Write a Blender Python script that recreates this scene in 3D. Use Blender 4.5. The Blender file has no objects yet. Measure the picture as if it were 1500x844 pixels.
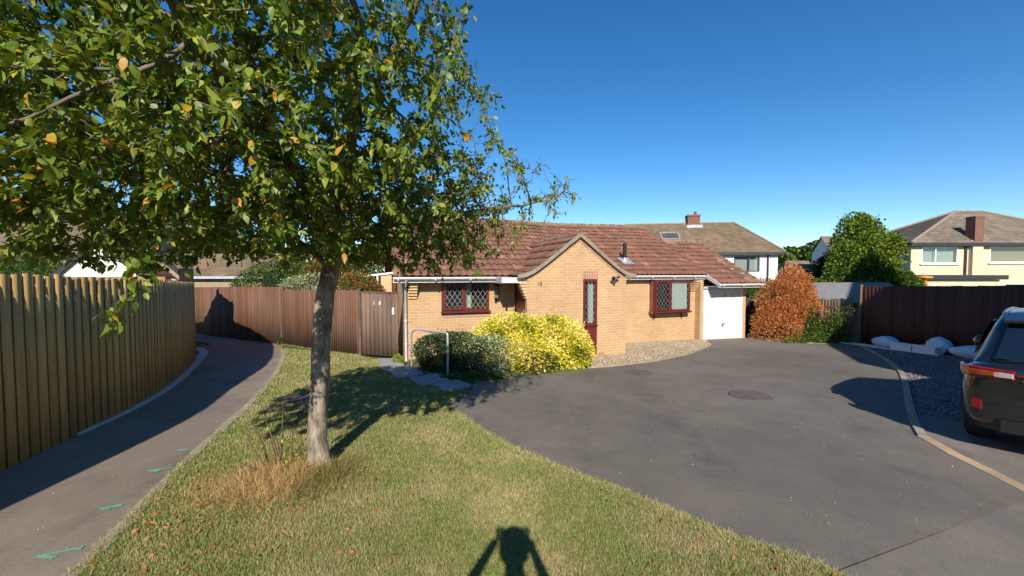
import bpy, math, random
import numpy as np
from mathutils import Vector, Matrix
random.seed(7); RNG = np.random.default_rng(7)
R = math.radians
S = bpy.context.scene
# ------------------------------------------------------------------ camera, sky, sun, exposure
CAMZ, PITCH, F = 1.85, R(2.16), 583.0
cd = bpy.data.cameras.new('camera'); cam = bpy.data.objects.new('camera', cd); S.collection.objects.link(cam)
cam.location = (0, 0, CAMZ); cam.rotation_euler = (R(90) - PITCH, 0, 0)
cd.sensor_width = 36; cd.lens = F / 1500 * 36; cd.clip_start = .03; cd.clip_end = 3000
S.camera = cam
SUN_EL, SUN_AZ = 33.2, 180.0
w = bpy.data.worlds.new('World'); S.world = w; w.use_nodes = True
nt = w.node_tree; bg = nt.nodes['Background']
sky = nt.nodes.new('ShaderNodeTexSky'); sky.sky_type = 'NISHITA'; sky.sun_disc = False
sky.sun_elevation = R(SUN_EL); sky.sun_rotation = R(SUN_AZ)
sky.altitude = 1200; sky.air_density = 1.0; sky.dust_density = .05; sky.ozone_density = 3.0
hs = nt.nodes.new('ShaderNodeHueSaturation'); hs.inputs['Hue'].default_value = .500; hs.inputs['Saturation'].default_value = 1.30; hs.inputs['Value'].default_value = 1.12
nt.links.new(sky.outputs[0], hs.inputs['Color']); nt.links.new(hs.outputs[0], bg.inputs[0]); bg.inputs[1].default_value = .10
sd = bpy.data.lights.new('sun', 'SUN'); sd.energy = 5.0; sd.angle = R(.53); sd.color = (1, .93, .82)
sun = bpy.data.objects.new('sun', sd); S.collection.objects.link(sun)
sun.rotation_euler = (R(90 - SUN_EL), 0, 0)      # light travels towards +Y and down
S.view_settings.view_transform = 'Standard'; S.view_settings.look = 'None'
S.view_settings.exposure = 0.5; S.view_settings.gamma = 1
# ------------------------------------------------------------------ helpers
def gz(y): return -.04 * min(max(y, -30), 16.5)
def ray(px, py):
    a, b = px - 750, 422 - py
    return Vector((a, F * math.cos(PITCH) + b * math.sin(PITCH), -F * math.sin(PITCH) + b * math.cos(PITCH)))
def G(px, py, dz=0):                 # point of the sloping ground seen at a pixel of the photograph
    d = ray(px, py); t = (CAMZ - dz) / (-d.z - .04 * d.y); return Vector((d.x * t, d.y * t, CAMZ + d.z * t))
def AT(px, py, Y):
    d = ray(px, py); t = Y / d.y; return Vector((d.x * t, Y, CAMZ + d.z * t))
def proj(P):                         # N x 3 -> px, py
    c, s = math.cos(PITCH), math.sin(PITCH)
    z = P[:, 2] - CAMZ; dpt = P[:, 1] * c - z * s; up = P[:, 1] * s + z * c
    return 750 + F * P[:, 0] / dpt, 422 - F * up / dpt, dpt

def tag(o, label=None, cat=None, group=None, kind=None):
    if label: o['label'] = label
    if cat: o['category'] = cat
    if group: o['group'] = group
    if kind: o['kind'] = kind
    return o
def link(o): S.collection.objects.link(o); return o
def thing(name, loc, label, cat, group=None, rz=0):
    o = link(bpy.data.objects.new(name, None)); o.location = loc; o.rotation_euler = (0, 0, rz); o.empty_display_size = .1
    return tag(o, label, cat, group)
def wmat(o):
    m = Matrix.Identity(4)
    while o is not None:
        m = Matrix.LocRotScale(o.location, o.rotation_euler, o.scale) @ m; o = o.parent
    return m
def mesh_obj(name, V, Fc, mats, parent=None, midx=None, smooth=False, rnd=None, fl=None):
    """V (n,3) world; Fc list of tuples or (n,k) array"""
    V = np.asarray(V, dtype=np.float64).reshape(-1, 3)
    me = bpy.data.meshes.new(name)
    if parent is not None:
        M = np.array(wmat(parent).inverted()); V = V @ M[:3, :3].T + M[:3, 3]
    if isinstance(Fc, np.ndarray):
        n, k = Fc.shape
        me.vertices.add(len(V)); me.vertices.foreach_set('co', V.astype(np.float32).ravel())
        me.loops.add(n * k); me.loops.foreach_set('vertex_index', Fc.astype(np.int32).ravel())
        me.polygons.add(n); me.polygons.foreach_set('loop_start', np.arange(0, n * k, k, dtype=np.int32))
        try: me.polygons.foreach_set('loop_total', np.full(n, k, dtype=np.int32))
        except Exception: pass
        me.update(calc_edges=True)
    else:
        me.from_pydata([tuple(v) for v in V], [], Fc); me.update()
    for m in (mats if isinstance(mats, (list, tuple)) else [mats]): me.materials.append(m)
    n = len(me.polygons)
    if midx is not None: me.polygons.foreach_set('material_index', np.asarray(midx, dtype=np.int32))
    if smooth is True: me.polygons.foreach_set('use_smooth', np.ones(n, dtype=bool))
    elif smooth is not False: me.polygons.foreach_set('use_smooth', np.asarray(smooth, dtype=bool))
    if rnd is not None:
        a = me.attributes.new('rnd', 'FLOAT', 'FACE'); a.data.foreach_set('value', np.asarray(rnd, dtype=np.float32))
    o = link(bpy.data.objects.new(name, me))
    if parent is not None: o.parent = parent
    return o
class MB:
    def __init__(s, pre=None): s.v = []; s.f = []; s.sm = []; s.pre = pre; s.cuts = []
    def cut(s): s.cuts.append((len(s.v), len(s.f))); return s
    def each(s, name, mat, parent=None):      # one object for every piece between cuts
        out = []; c = [(0, 0)] + s.cuts + [(len(s.v), len(s.f))]
        for (a, b), (a2, b2) in zip(c, c[1:]):
            if b2 > b: out.append(mesh_obj(name, s.v[a:a2], [tuple(i-a for i in f) for f in s.f[b:b2]], mat, parent, smooth=s.sm[b:b2]))
        return out
    def add(s, vs, fs, sm=False):
        b = len(s.v)
        for p in vs:
            p = Vector(p); s.v.append(tuple(s.pre @ p if s.pre else p))
        for f in fs: s.f.append(tuple(i + b for i in f)); s.sm.append(sm)
        return s
    def box(s, x0, x1, y0, y1, z0, z1):
        return s.add([(x0,y0,z0),(x1,y0,z0),(x1,y1,z0),(x0,y1,z0),(x0,y0,z1),(x1,y0,z1),(x1,y1,z1),(x0,y1,z1)],
                     [(0,3,2,1),(4,5,6,7),(0,1,5,4),(1,2,6,5),(2,3,7,6),(3,0,4,7)])
    def cbox(s, x0, x1, y0, y1, z0, z1, c=.01):   # chamfered in plan and at the top
        a = [(x0+c,y0),(x1-c,y0),(x1,y0+c),(x1,y1-c),(x1-c,y1),(x0+c,y1),(x0,y1-c),(x0,y0+c)]
        cx, cy = (x0+x1)/2, (y0+y1)/2
        def ins(p): return (p[0] + math.copysign(min(c, abs(cx-p[0])), cx-p[0]), p[1] + math.copysign(min(c, abs(cy-p[1])), cy-p[1]))
        vs = [(p[0],p[1],z0) for p in a] + [(p[0],p[1],z1-c) for p in a] + [(*ins(p),z1) for p in a]
        fs = [tuple(reversed(range(8))), tuple(range(16,24))]
        for k in (0, 8):
            for i in range(8): fs.append((k+i, k+(i+1)%8, k+8+(i+1)%8, k+8+i))
        return s.add(vs, fs)
    def prism(s, poly, d):            # poly: list of 3D points, extruded by vector d
        n = len(poly); d = Vector(d); P = [Vector(p) for p in poly]
        return s.add(P + [p + d for p in P], [tuple(reversed(range(n))), tuple(range(n, 2*n))] + [(i, (i+1)%n, n+(i+1)%n, n+i) for i in range(n)])
    def tube(s, pts, r, n=8, caps=True, sm=True):
        pts = [Vector(p) for p in pts]; k = len(pts); rs = r if isinstance(r, (list, tuple)) else [r]*k
        vs = []; ref = None
        for i, p in enumerate(pts):
            t = (pts[min(i+1,k-1)] - pts[max(i-1,0)]).normalized()
            if ref is None: ref = Vector((0,0,1)) if abs(t.z) < .9 else Vector((1,0,0))
            a = t.cross(ref).normalized(); b = t.cross(a).normalized(); ref = -b if False else ref
            for j in range(n):
                q = 2*math.pi*j/n; vs.append(p + a*(math.cos(q)*rs[i]) + b*(math.sin(q)*rs[i]))
        fs = [(i*n+j, i*n+(j+1)%n, (i+1)*n+(j+1)%n, (i+1)*n+j) for i in range(k-1) for j in range(n)]
        s.add(vs, fs, sm)
        if caps: s.add(vs[:n], [tuple(reversed(range(n)))]); s.add(vs[-n:], [tuple(range(n))])
        return s
    def lathe(s, prof, c=(0,0,0), n=20, axis='z', sm=True):
        vs = []
        for r, h in prof:
            for j in range(n):
                q = 2*math.pi*j/n; a, b = r*math.cos(q), r*math.sin(q)
                v = {'z': (a,b,h), 'y': (a,h,b), 'x': (h,a,b)}[axis]
                vs.append((c[0]+v[0], c[1]+v[1], c[2]+v[2]))
        k = len(prof)
        s.add(vs, [(i*n+j, i*n+(j+1)%n, (i+1)*n+(j+1)%n, (i+1)*n+j) for i in range(k-1) for j in range(n)], sm)
        s.add(vs[:n], [tuple(reversed(range(n)))]); s.add(vs[-n:], [tuple(range(n))])
        return s
    def panel(s, x0, x1, z0, z1, y, th, holes=()):     # wall in the x-z plane, facing -y, with openings
        xs = sorted({x0, x1, *[h[0] for h in holes], *[h[1] for h in holes]}); zs = sorted({z0, z1, *[h[2] for h in holes], *[h[3] for h in holes]})
        for i in range(len(xs)-1):
            for j in range(len(zs)-1):
                a, b, c, d = xs[i], xs[i+1], zs[j], zs[j+1]
                if any(h[0] <= a and b <= h[1] and h[2] <= c and d <= h[3] for h in holes): continue
                s.add([(a,y,c),(b,y,c),(b,y,d),(a,y,d)], [(0,1,2,3)]); s.add([(a,y+th,c),(b,y+th,c),(b,y+th,d),(a,y+th,d)], [(3,2,1,0)])
        for a, b, c, d in list(holes) + [(x0, x1, z0, z1)]:
            s.add([(a,y,c),(b,y,c),(b,y,d),(a,y,d),(a,y+th,c),(b,y+th,c),(b,y+th,d),(a,y+th,d)], [(0,1,5,4),(1,2,6,5),(2,3,7,6),(3,0,4,7)])
        return s
    def build(s, name, mat, parent=None):
        return mesh_obj(name, s.v, s.f, mat, parent, smooth=s.sm)
# ------------------------------------------------------------------ materials
def nodes(name):
    m = bpy.data.materials.new(name); m.use_nodes = True; t = m.node_tree
    return m, t, t.nodes['Principled BSDF'], t.nodes['Material Output']
def N(t, kind, **kw):
    n = t.nodes.new(kind)
    for k, v in kw.items():
        if k in n.inputs.keys(): n.inputs[k].default_value = v
        else: setattr(n, k, v)
    return n
def ramp(t, fac, stops):
    r = t.nodes.new('ShaderNodeValToRGB'); e = r.color_ramp.elements
    while len(e) < len(stops): e.new(.5)
    for i, (p, c) in enumerate(stops): e[i].position = p; e[i].color = (*c, 1)
    t.links.new(fac, r.inputs[0]); return r.outputs[0]
def mix(t, a, b, fac, mode='MIX'):
    m = t.nodes.new('ShaderNodeMix'); m.data_type = 'RGBA'; m.blend_type = mode
    for s, v in ((6, a), (7, b)):
        if isinstance(v, tuple): m.inputs[s].default_value = (*v, 1)
        else: t.links.new(v, m.inputs[s])
    if isinstance(fac, (int, float)): m.inputs[0].default_value = fac
    else: t.links.new(fac, m.inputs[0])
    return m.outputs[2]
def coords(t, scale=(1,1,1), world=False):
    if world: c = N(t, 'ShaderNodeNewGeometry').outputs['Position']
    else: c = N(t, 'ShaderNodeTexCoord').outputs['Object']
    mp = N(t, 'ShaderNodeMapping'); mp.inputs['Scale'].default_value = scale; t.links.new(c, mp.inputs[0]); return mp.outputs[0]
def noise(t, vec, scale, detail=4, rough=.55):
    n = N(t, 'ShaderNodeTexNoise', Scale=scale, Detail=detail, Roughness=rough); t.links.new(vec, n.inputs['Vector']); return n.outputs['Fac']
def bump(t, b, h, strength=.3, dist=.01):
    n = N(t, 'ShaderNodeBump', Strength=strength, Distance=dist); t.links.new(h, n.inputs['Height']); t.links.new(n.outputs[0], b.inputs['Normal']); return n
def sc(c, k): return tuple(min(1, x*k) for x in c)
def pm(name, c, rough=.7, var=.25, scale=6, bs=60, bstr=.25, metal=0, coat=0, c2=None, stretch=(1,1,1), dist=.004, spec=.5):
    m, t, b, o = nodes(name); v = coords(t, stretch)
    a = noise(t, v, scale, 6); fine = noise(t, v, bs, 5)
    col = ramp(t, a, [(.3, sc(c, 1-var)), (.7, c2 or sc(c, 1+var))])
    col = mix(t, col, ramp(t, fine, [(.3, (.8,.8,.8)), (.7, (1.15,1.15,1.15))]), .35, 'MULTIPLY')
    t.links.new(col, b.inputs['Base Color']); b.inputs['Roughness'].default_value = rough; b.inputs['Metallic'].default_value = metal
    b.inputs['Coat Weight'].default_value = coat; b.inputs['Specular IOR Level'].default_value = spec
    if bstr: bump(t, b, fine, bstr, dist)
    return m
def leafmat(name, stops, trans=.35, rough=.5):
    m, t, b, o = nodes(name)
    at = N(t, 'ShaderNodeAttribute', attribute_name='rnd'); col = ramp(t, at.outputs['Fac'], stops)
    t.links.new(col, b.inputs['Base Color']); b.inputs['Roughness'].default_value = rough; b.inputs['Specular IOR Level'].default_value = .35
    tr = N(t, 'ShaderNodeBsdfTranslucent'); br = mix(t, col, (1.25, 1.2, .5), 1, 'MULTIPLY'); t.links.new(br, tr.inputs[0])
    mx = N(t, 'ShaderNodeMixShader'); mx.inputs[0].default_value = trans
    t.links.new(b.outputs[0], mx.inputs[1]); t.links.new(tr.outputs[0], mx.inputs[2]); t.links.new(mx.outputs[0], o.inputs[0])
    return m
def brick(name, c1, c2, mortar, w=.225, h=.075, ms=.0085, soldier=False, rough=.85):
    m, t, b, o = nodes(name); tc = N(t, 'ShaderNodeTexCoord'); sp = N(t, 'ShaderNodeSeparateXYZ'); t.links.new(tc.outputs['Object'], sp.inputs[0])
    ad = N(t, 'ShaderNodeMath', operation='ADD'); t.links.new(sp.outputs[0], ad.inputs[0]); t.links.new(sp.outputs[1], ad.inputs[1])
    cb = N(t, 'ShaderNodeCombineXYZ'); t.links.new(ad.outputs[0], cb.inputs[0]); t.links.new(sp.outputs[2], cb.inputs[1])
    bt = N(t, 'ShaderNodeTexBrick', Scale=1.0); bt.inputs['Brick Width'].default_value = w; bt.inputs['Row Height'].default_value = h
    bt.inputs['Mortar Size'].default_value = ms; bt.inputs['Mortar Smooth'].default_value = .3; bt.inputs['Bias'].default_value = 0
    if soldier: bt.offset = 0
    bt.inputs['Color1'].default_value = (*c1, 1); bt.inputs['Color2'].default_value = (*c2, 1); bt.inputs['Mortar'].default_value = (*mortar, 1)
    t.links.new(cb.outputs[0], bt.inputs['Vector'])
    v = coords(t); big = noise(t, v, .9, 4); fine = noise(t, v, 45, 5)
    col = mix(t, bt.outputs['Color'], ramp(t, big, [(.3, (.86,.84,.82)), (.7, (1.08,1.06,1.03))]), 1, 'MULTIPLY')
    col = mix(t, col, ramp(t, fine, [(.3, (.82,.8,.78)), (.7, (1.12,1.12,1.12))]), .6, 'MULTIPLY')
    t.links.new(col, b.inputs['Base Color']); b.inputs['Roughness'].default_value = rough
    mh = N(t, 'ShaderNodeMath', operation='MULTIPLY_ADD'); mh.inputs[1].default_value = -1; mh.inputs[2].default_value = 1; t.links.new(bt.outputs['Fac'], mh.inputs[0])
    mh2 = N(t, 'ShaderNodeMath', operation='MULTIPLY_ADD'); mh2.inputs[1].default_value = .3; t.links.new(fine, mh2.inputs[0]); t.links.new(mh.outputs[0], mh2.inputs[2])
    bump(t, b, mh2.outputs[0], .7, .006); return m
def wood(name, c, var=.3, along='z', grey=None, rough=.8):
    st = {'z': (9, 9, .6), 'x': (.6, 9, 9)}[along]
    m, t, b, o = nodes(name); v = coords(t, st); g = noise(t, v, 4, 7, .65); big = noise(t, coords(t, (7, 7, .15)), 1.0, 2)
    col = ramp(t, g, [(.25, sc(c, 1-var)), (.5, c), (.78, sc(c, 1+var))])
    col = mix(t, col, ramp(t, big, [(.3, (.7,.7,.7)), (.7, (1.25,1.22,1.18))]), .7, 'MULTIPLY')
    if grey:
        gn = noise(t, coords(t, (1,1,.5)), 1.3, 5); col = mix(t, col, grey, ramp(t, gn, [(.45, (0,0,0)), (.75, (.7,.7,.7))]))
    at = N(t, 'ShaderNodeAttribute', attribute_name='rnd')
    col = mix(t, col, ramp(t, at.outputs['Fac'], [(0, (.75,.74,.73)), (1, (1.2,1.18,1.15))]), .8, 'MULTIPLY')
    t.links.new(col, b.inputs['Base Color']); b.inputs['Roughness'].default_value = rough; b.inputs['Specular IOR Level'].default_value = .25
    bump(t, b, g, .35, .004); return m
def tilemat(name, stops, lichen=.0, spot=(.55,.5,.42)):
    m, t, b, o = nodes(name); at = N(t, 'ShaderNodeAttribute', attribute_name='rnd'); col = ramp(t, at.outputs['Fac'], stops)
    v = coords(t); col = mix(t, col, ramp(t, noise(t, v, .8, 5), [(.3, (.75,.75,.75)), (.7, (1.2,1.15,1.1))]), .8, 'MULTIPLY')
    fine = noise(t, v, 30, 6); col = mix(t, col, ramp(t, fine, [(.3, (.75,.75,.75)), (.7, (1.15,1.15,1.15))]), .6, 'MULTIPLY')
    if lichen: col = mix(t, col, spot, ramp(t, noise(t, v, 9, 3, .7), [(.66, (0,0,0)), (.72, (lichen,)*3)]))
    t.links.new(col, b.inputs['Base Color']); b.inputs['Roughness'].default_value = .85; bump(t, b, fine, .3, .004); return m
def glassmat(name, tint=(.02,.025,.03), mixf=.5):
    m, t, b, o = nodes(name); t.nodes.remove(b)
    gl = N(t, 'ShaderNodeBsdfGlossy', Roughness=.02); gl.inputs['Color'].default_value = (.9,.95,1,1)
    tr = N(t, 'ShaderNodeBsdfTransparent'); tr.inputs[0].default_value = (.86,.89,.88,1)
    fr = N(t, 'ShaderNodeFresnel', IOR=1.55); mx = N(t, 'ShaderNodeMixShader')
    ad = N(t, 'ShaderNodeMath', operation='MULTIPLY_ADD'); ad.inputs[1].default_value = 1.3; ad.inputs[2].default_value = .04; t.links.new(fr.outputs[0], ad.inputs[0])
    ge = N(t, 'ShaderNodeNewGeometry'); iv = N(t, 'ShaderNodeMath', operation='SUBTRACT'); iv.inputs[0].default_value = 1; t.links.new(ge.outputs['Backfacing'], iv.inputs[1]); ml = N(t, 'ShaderNodeMath', operation='MULTIPLY'); t.links.new(ad.outputs[0], ml.inputs[0]); t.links.new(iv.outputs[0], ml.inputs[1])
    t.links.new(ml.outputs[0], mx.inputs[0]); t.links.new(tr.outputs[0], mx.inputs[1]); t.links.new(gl.outputs[0], mx.inputs[2]); t.links.new(mx.outputs[0], o.inputs[0])
    return m
def plain(name, c, rough=.5, metal=0, coat=0, spec=.5):
    return pm(name, c, rough, .06, 8, 90, .05, metal, coat, spec=spec)
def asphalt(name, c, warm=1.0, spots=.5, patch=.18, wet=None):
    m, t, b, o = nodes(name); v = coords(t, world=True)
    big = noise(t, v, .35, 5); mid = noise(t, v, 2.2, 6, .65); fine = noise(t, v, 130, 3, .8)
    col = ramp(t, big, [(.3, sc(c, 1-patch)), (.7, sc(c, 1+patch))])
    col = mix(t, col, ramp(t, mid, [(.3, (.82,.82,.83)), (.72, (1.18,1.16,1.12))]), .8, 'MULTIPLY')
    col = mix(t, col, ramp(t, fine, [(.35, (.55,.55,.55)), (.65, (1.5,1.48,1.42))]), .65, 'MULTIPLY')
    vo = N(t, 'ShaderNodeTexVoronoi', Scale=38.0); t.links.new(v, vo.inputs['Vector'])
    sp = ramp(t, vo.outputs['Distance'], [(.0, (1,1,1)), (.12, (0,0,0))])
    col = mix(t, col, sc(c, 2.6), mix(t, sp, ramp(t, noise(t, v, 3, 2), [(.5, (0,0,0)), (.7, (spots,)*3)]), 1, 'MULTIPLY'))
    st_ = noise(t, coords(t, (1, .55, 1), True), 1.1, 7, .72); col = mix(t, col, ramp(t, st_, [(.36, (.72,.71,.72)), (.46, (1,1,1)), (.6, (1,1,1)), (.7, (1.22,1.19,1.13))]), .75, 'MULTIPLY')
    ve = N(t, 'ShaderNodeTexVoronoi', Scale=.8); ve.feature = 'DISTANCE_TO_EDGE'; wob = N(t, 'ShaderNodeVectorMath', operation='ADD'); nz = N(t, 'ShaderNodeTexNoise', Scale=2.5, Detail=6.0); t.links.new(v, nz.inputs['Vector']); t.links.new(v, wob.inputs[0]); t.links.new(nz.outputs['Color'], wob.inputs[1]); t.links.new(wob.outputs[0], ve.inputs['Vector'])
    cr = ramp(t, ve.outputs['Distance'], [(.0, (1,1,1)), (.009, (0,0,0))]); col = mix(t, col, sc(c, .5), mix(t, cr, ramp(t, noise(t, v, .6, 3), [(.52, (0,0,0)), (.6, (.5,.5,.5))]), 1, 'MULTIPLY'))
    t.links.new(col, b.inputs['Base Color']); b.inputs['Roughness'].default_value = .88; b.inputs['Specular IOR Level'].default_value = .35
    bump(t, b, fine, .5, .004); return m

M = {}
M['brick'] = brick('buff_brick', (.52,.325,.162), (.45,.275,.133), (.57,.43,.29))
M['soldier'] = brick('soldier_brick', (.42,.20,.135), (.34,.165,.115), (.50,.38,.27), w=.075, h=.225, soldier=True)
M['corbel'] = pm('corbel_brick', (.58,.37,.19), .85, .15)
M['redbrick'] = brick('red_brick', (.20,.075,.045), (.16,.06,.035), (.22,.16,.12))
M['tile'] = tilemat('terracotta_tile', [(0, (.148,.066,.042)), (.5, (.172,.078,.049)), (.9, (.19,.088,.057)), (1, (.27,.14,.09))], .6)
M['oldtile'] = tilemat('brown_concrete_tile', [(0, (.12,.088,.055)), (.6, (.155,.112,.07)), (1, (.21,.13,.065))])
M['greytile'] = tilemat('grey_brown_tile', [(0, (.13,.103,.078)), (.6, (.16,.127,.095)), (1, (.19,.152,.115))])
M['mortar'] = pm('verge_mortar', (.25,.205,.155), .95, .25, 9, 50, .5)
M['ridge'] = pm('ridge_tile', (.21,.11,.075), .9, .35, 5, 40, .5, c2=(.26,.2,.13))
M['white'] = plain('white_upvc', (.78,.78,.76), .35)
M['offwhite'] = pm('weathered_white_gutter', (.62,.56,.55), .45, .12)
M['grey_soffit'] = pm('grey_soffit', (.42,.43,.45), .6, .1)
M['maroon'] = pm('maroon_frame', (.115,.018,.016), .38, .15, 5, 60, .1)
M['brownclad'] = pm('brown_hung_cladding', (.24,.09,.06), .6, .2)
M['glass'] = glassmat('window_glass')
M['lead'] = plain('lead_strip', (.50,.51,.51), .5, .1)
M['net'] = pm('net_curtain', (.50,.52,.49), .9, .1, stretch=(30,30,1))
M['blind'] = pm('vertical_blind', (.42,.47,.43), .9, .15, stretch=(12,12,1))
M['blind_tan'] = pm('tan_blind', (.38,.29,.19), .9, .15, stretch=(12,12,1))
M['dark'] = pm('dark_interior', (.03,.028,.026), .95, .1)  # dark colour stands in for the shade of unlit rooms
M['floor'] = pm('room_floor', (.12,.08,.05), .8, .1)
M['black'] = plain('black_plastic', (.012,.012,.013), .4)
M['garagedoor'] = pm('white_painted_steel', (.64,.64,.62), .4, .05, 3, 30, .03)
M['leadflash'] = pm('lead_flashing', (.36,.38,.40), .5, .2, metal=.3)
M['cream'] = pm('cream_render', (.58,.49,.335), .9, .07, 1.5, 80, .3)
M['whiterender'] = pm('white_render', (.66,.65,.61), .9, .05, 1.5, 80, .25)
M['tanrender'] = pm('tan_wall', (.32,.23,.14), .9, .15)
M['darktrim'] = plain('dark_trim', (.03,.03,.035), .5)
M['newfence'] = wood('treated_timber', (.50,.32,.115), .3)
M['oldfence'] = wood('red_brown_stained_timber', (.175,.085,.05), .3, grey=(.22,.15,.105))
M['gate'] = wood('weathered_gate_timber', (.15,.095,.07), .35, grey=(.24,.18,.14))
M['darkfence'] = wood('dark_brown_fence_timber', (.085,.036,.027), .25)
M['greyfence'] = wood('grey_weathered_timber', (.20,.14,.09), .35)
M['palefence'] = wood('pale_timber', (.45,.25,.12), .3, 'x')
M['concrete'] = pm('pale_concrete', (.50,.49,.45), .9, .15, 4, 60, .4)
M['kerb'] = pm('kerb_stone', (.30,.25,.19), .9, .25, 3, 60, .5)
M['sandstone'] = pm('sandy_mortar', (.42,.29,.17), .95, .25, 3, 60, .6)
M['slab'] = pm('grey_paving_slab', (.28,.27,.26), .9, .2, 3, 70, .4)
M['asphalt'] = asphalt('driveway_asphalt', (.146,.127,.105), spots=.55)
M['road'] = asphalt('road_asphalt', (.17,.148,.124), spots=.8)
M['pathmat'] = asphalt('footpath_asphalt', (.215,.18,.142), spots=.9, patch=.25)
M['iron'] = pm('rusted_iron', (.105,.08,.062), .7, .3, 12, 80, .5)
M['paint'] = pm('green_spray_paint', (.13,.34,.25), .8, .2, 30, 120, .2)
M['bark'] = None
M['sack'] = pm('white_sack', (.62,.68,.74), .55, .12)
M['felt'] = pm('grey_roofing_felt', (.16,.165,.165), .9, .15)
M['galv'] = pm('galvanised_rail', (.50,.52,.55), .4, .15, metal=.5)
M['orange'] = plain('orange_plastic', (.75,.22,.02), .4)

def grassbase(name):
    m, t, b, o = nodes(name); v = coords(t, world=True)
    a = noise(t, v, .9, 5, .6); f = noise(t, v, 60, 4)
    col = ramp(t, a, [(.3, (.105,.10,.03)), (.5, (.17,.135,.055)), (.7, (.23,.17,.085))])
    col = mix(t, col, ramp(t, f, [(.3, (.5,.5,.5)), (.7, (1.3,1.3,1.3))]), .8, 'MULTIPLY')
    t.links.new(col, b.inputs['Base Color']); b.inputs['Roughness'].default_value = 1; b.inputs['Specular IOR Level'].default_value = .1
    bump(t, b, f, .6, .01); return m
def grassblade(name):
    m, t, b, o = nodes(name); v = coords(t, world=True); at = N(t, 'ShaderNodeAttribute', attribute_name='rnd')
    green = ramp(t, at.outputs['Fac'], [(0, (.145,.21,.04)), (.5, (.25,.31,.075)), (.8, (.42,.39,.155)), (1, (.52,.41,.23))])
    dry = ramp(t, at.outputs['Fac'], [(0, (.28,.26,.09)), (.35, (.48,.40,.19)), (1, (.64,.51,.30))])
    a = noise(t, v, 1.1, 7, .68)
    col = mix(t, green, dry, ramp(t, a, [(.45, (.04,.04,.04)), (.63, (.85,.85,.85))]))
    t.links.new(col, b.inputs['Base Color']); b.inputs['Roughness'].default_value = .7; b.inputs['Specular IOR Level'].default_value = .2
    tr = N(t, 'ShaderNodeBsdfTranslucent'); t.links.new(col, tr.inputs[0]); mx = N(t, 'ShaderNodeMixShader'); mx.inputs[0].default_value = .3
    t.links.new(b.outputs[0], mx.inputs[1]); t.links.new(tr.outputs[0], mx.inputs[2]); t.links.new(mx.outputs[0], o.inputs[0]); return m
M['lawnbase'] = grassbase('lawn_soil'); M['blade'] = grassblade('lawn_blades')
M['terrain'] = pm('rough_grass_ground', (.09,.10,.04), 1, .3, .3, 8, .3)
m, t, b, o = nodes('bark'); v = coords(t, (1,1,.35)); a = noise(t, v, 14, 7, .65); l = noise(t, coords(t), 3.2, 5, .7)
col = ramp(t, a, [(.34, (.07,.05,.036)), (.5, (.22,.175,.125)), (.68, (.38,.32,.24))]); col = mix(t, col, (.34,.33,.27), ramp(t, l, [(.5, (0,0,0)), (.68, (.7,.7,.7))]))
t.links.new(col, b.inputs['Base Color']); b.inputs['Roughness'].default_value = .95; bump(t, b, a, 1, .035); M['bark'] = m
M['limb'] = pm('grey_brown_limb', (.15,.12,.085), .95, .3, 12, 60, .6)
M['stem'] = pm('dry_stem', (.13,.075,.045), .9, .3)
M['twig'] = pm('shrub_wood', (.06,.045,.03), .9, .3)
M['leaf'] = leafmat('apple_leaf', [(0, (.07,.125,.012)), (.4, (.13,.195,.020)), (.8, (.22,.285,.035)), (.93, (.34,.35,.06)), (.965, (.42,.32,.03)), (1, (.50,.19,.03))], .3, .45)
M['var_leaf'] = leafmat('variegated_leaf', [(0, (.035,.065,.02)), (.5, (.08,.12,.035)), (.62, (.34,.36,.19)), (1, (.60,.60,.40))], .25)
M['gold_leaf'] = leafmat('gold_leaf', [(0, (.12,.17,.02)), (.25, (.42,.44,.03)), (.5, (.74,.64,.04)), (1, (.82,.76,.25))], .3)
M['dead_leaf'] = leafmat('dead_conifer_spray', [(0, (.22,.075,.028)), (.3, (.52,.19,.055)), (.8, (.72,.30,.095)), (.95, (.55,.34,.16)), (1, (.14,.15,.05))], .3, .8)
M['green_leaf'] = leafmat('green_leaf', [(0, (.03,.065,.012)), (.5, (.07,.125,.02)), (.85, (.13,.19,.03)), (1, (.24,.28,.04))], .3)
M['ever_leaf'] = leafmat('evergreen_leaf', [(0, (.03,.065,.012)), (.4, (.08,.15,.02)), (.75, (.20,.28,.035)), (1, (.36,.40,.05))], .35)
M['dark_leaf'] = leafmat('dark_green_leaf', [(0, (.015,.03,.012)), (.6, (.035,.06,.02)), (1, (.06,.085,.025))], .2)
M['photinia'] = leafmat('red_tipped_leaf', [(0, (.06,.11,.02)), (.5, (.13,.17,.03)), (.75, (.30,.12,.03)), (1, (.45,.07,.04))], .3)
M['brown_leaf'] = leafmat('bare_brown_leaf', [(0, (.06,.04,.025)), (1, (.17,.11,.07))], .1, .8)
M['pink'] = leafmat('pink_flower', [(0, (.35,.12,.25)), (1, (.60,.25,.42))], .2)
M['litter'] = leafmat('fallen_leaf', [(0, (.20,.07,.03)), (.5, (.38,.14,.045)), (1, (.52,.26,.09))], .15, .7)
M['straw'] = leafmat('straw_grass', [(0, (.12,.14,.03)), (.3, (.27,.21,.07)), (.6, (.52,.31,.13)), (1, (.68,.46,.24))], .25, .8)
M['lime_leaf'] = leafmat('lime_leaf', [(0, (.16,.24,.02)), (1, (.42,.46,.05))], .4)
M['pebble'] = leafmat('pebble', [(0, (.20,.15,.09)), (.5, (.40,.31,.20)), (1, (.60,.50,.37))], 0, .9)
M['slatechip'] = leafmat('plum_slate_chip', [(0, (.10,.085,.10)), (.5, (.19,.155,.16)), (1, (.34,.28,.27))], 0, .8)
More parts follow.
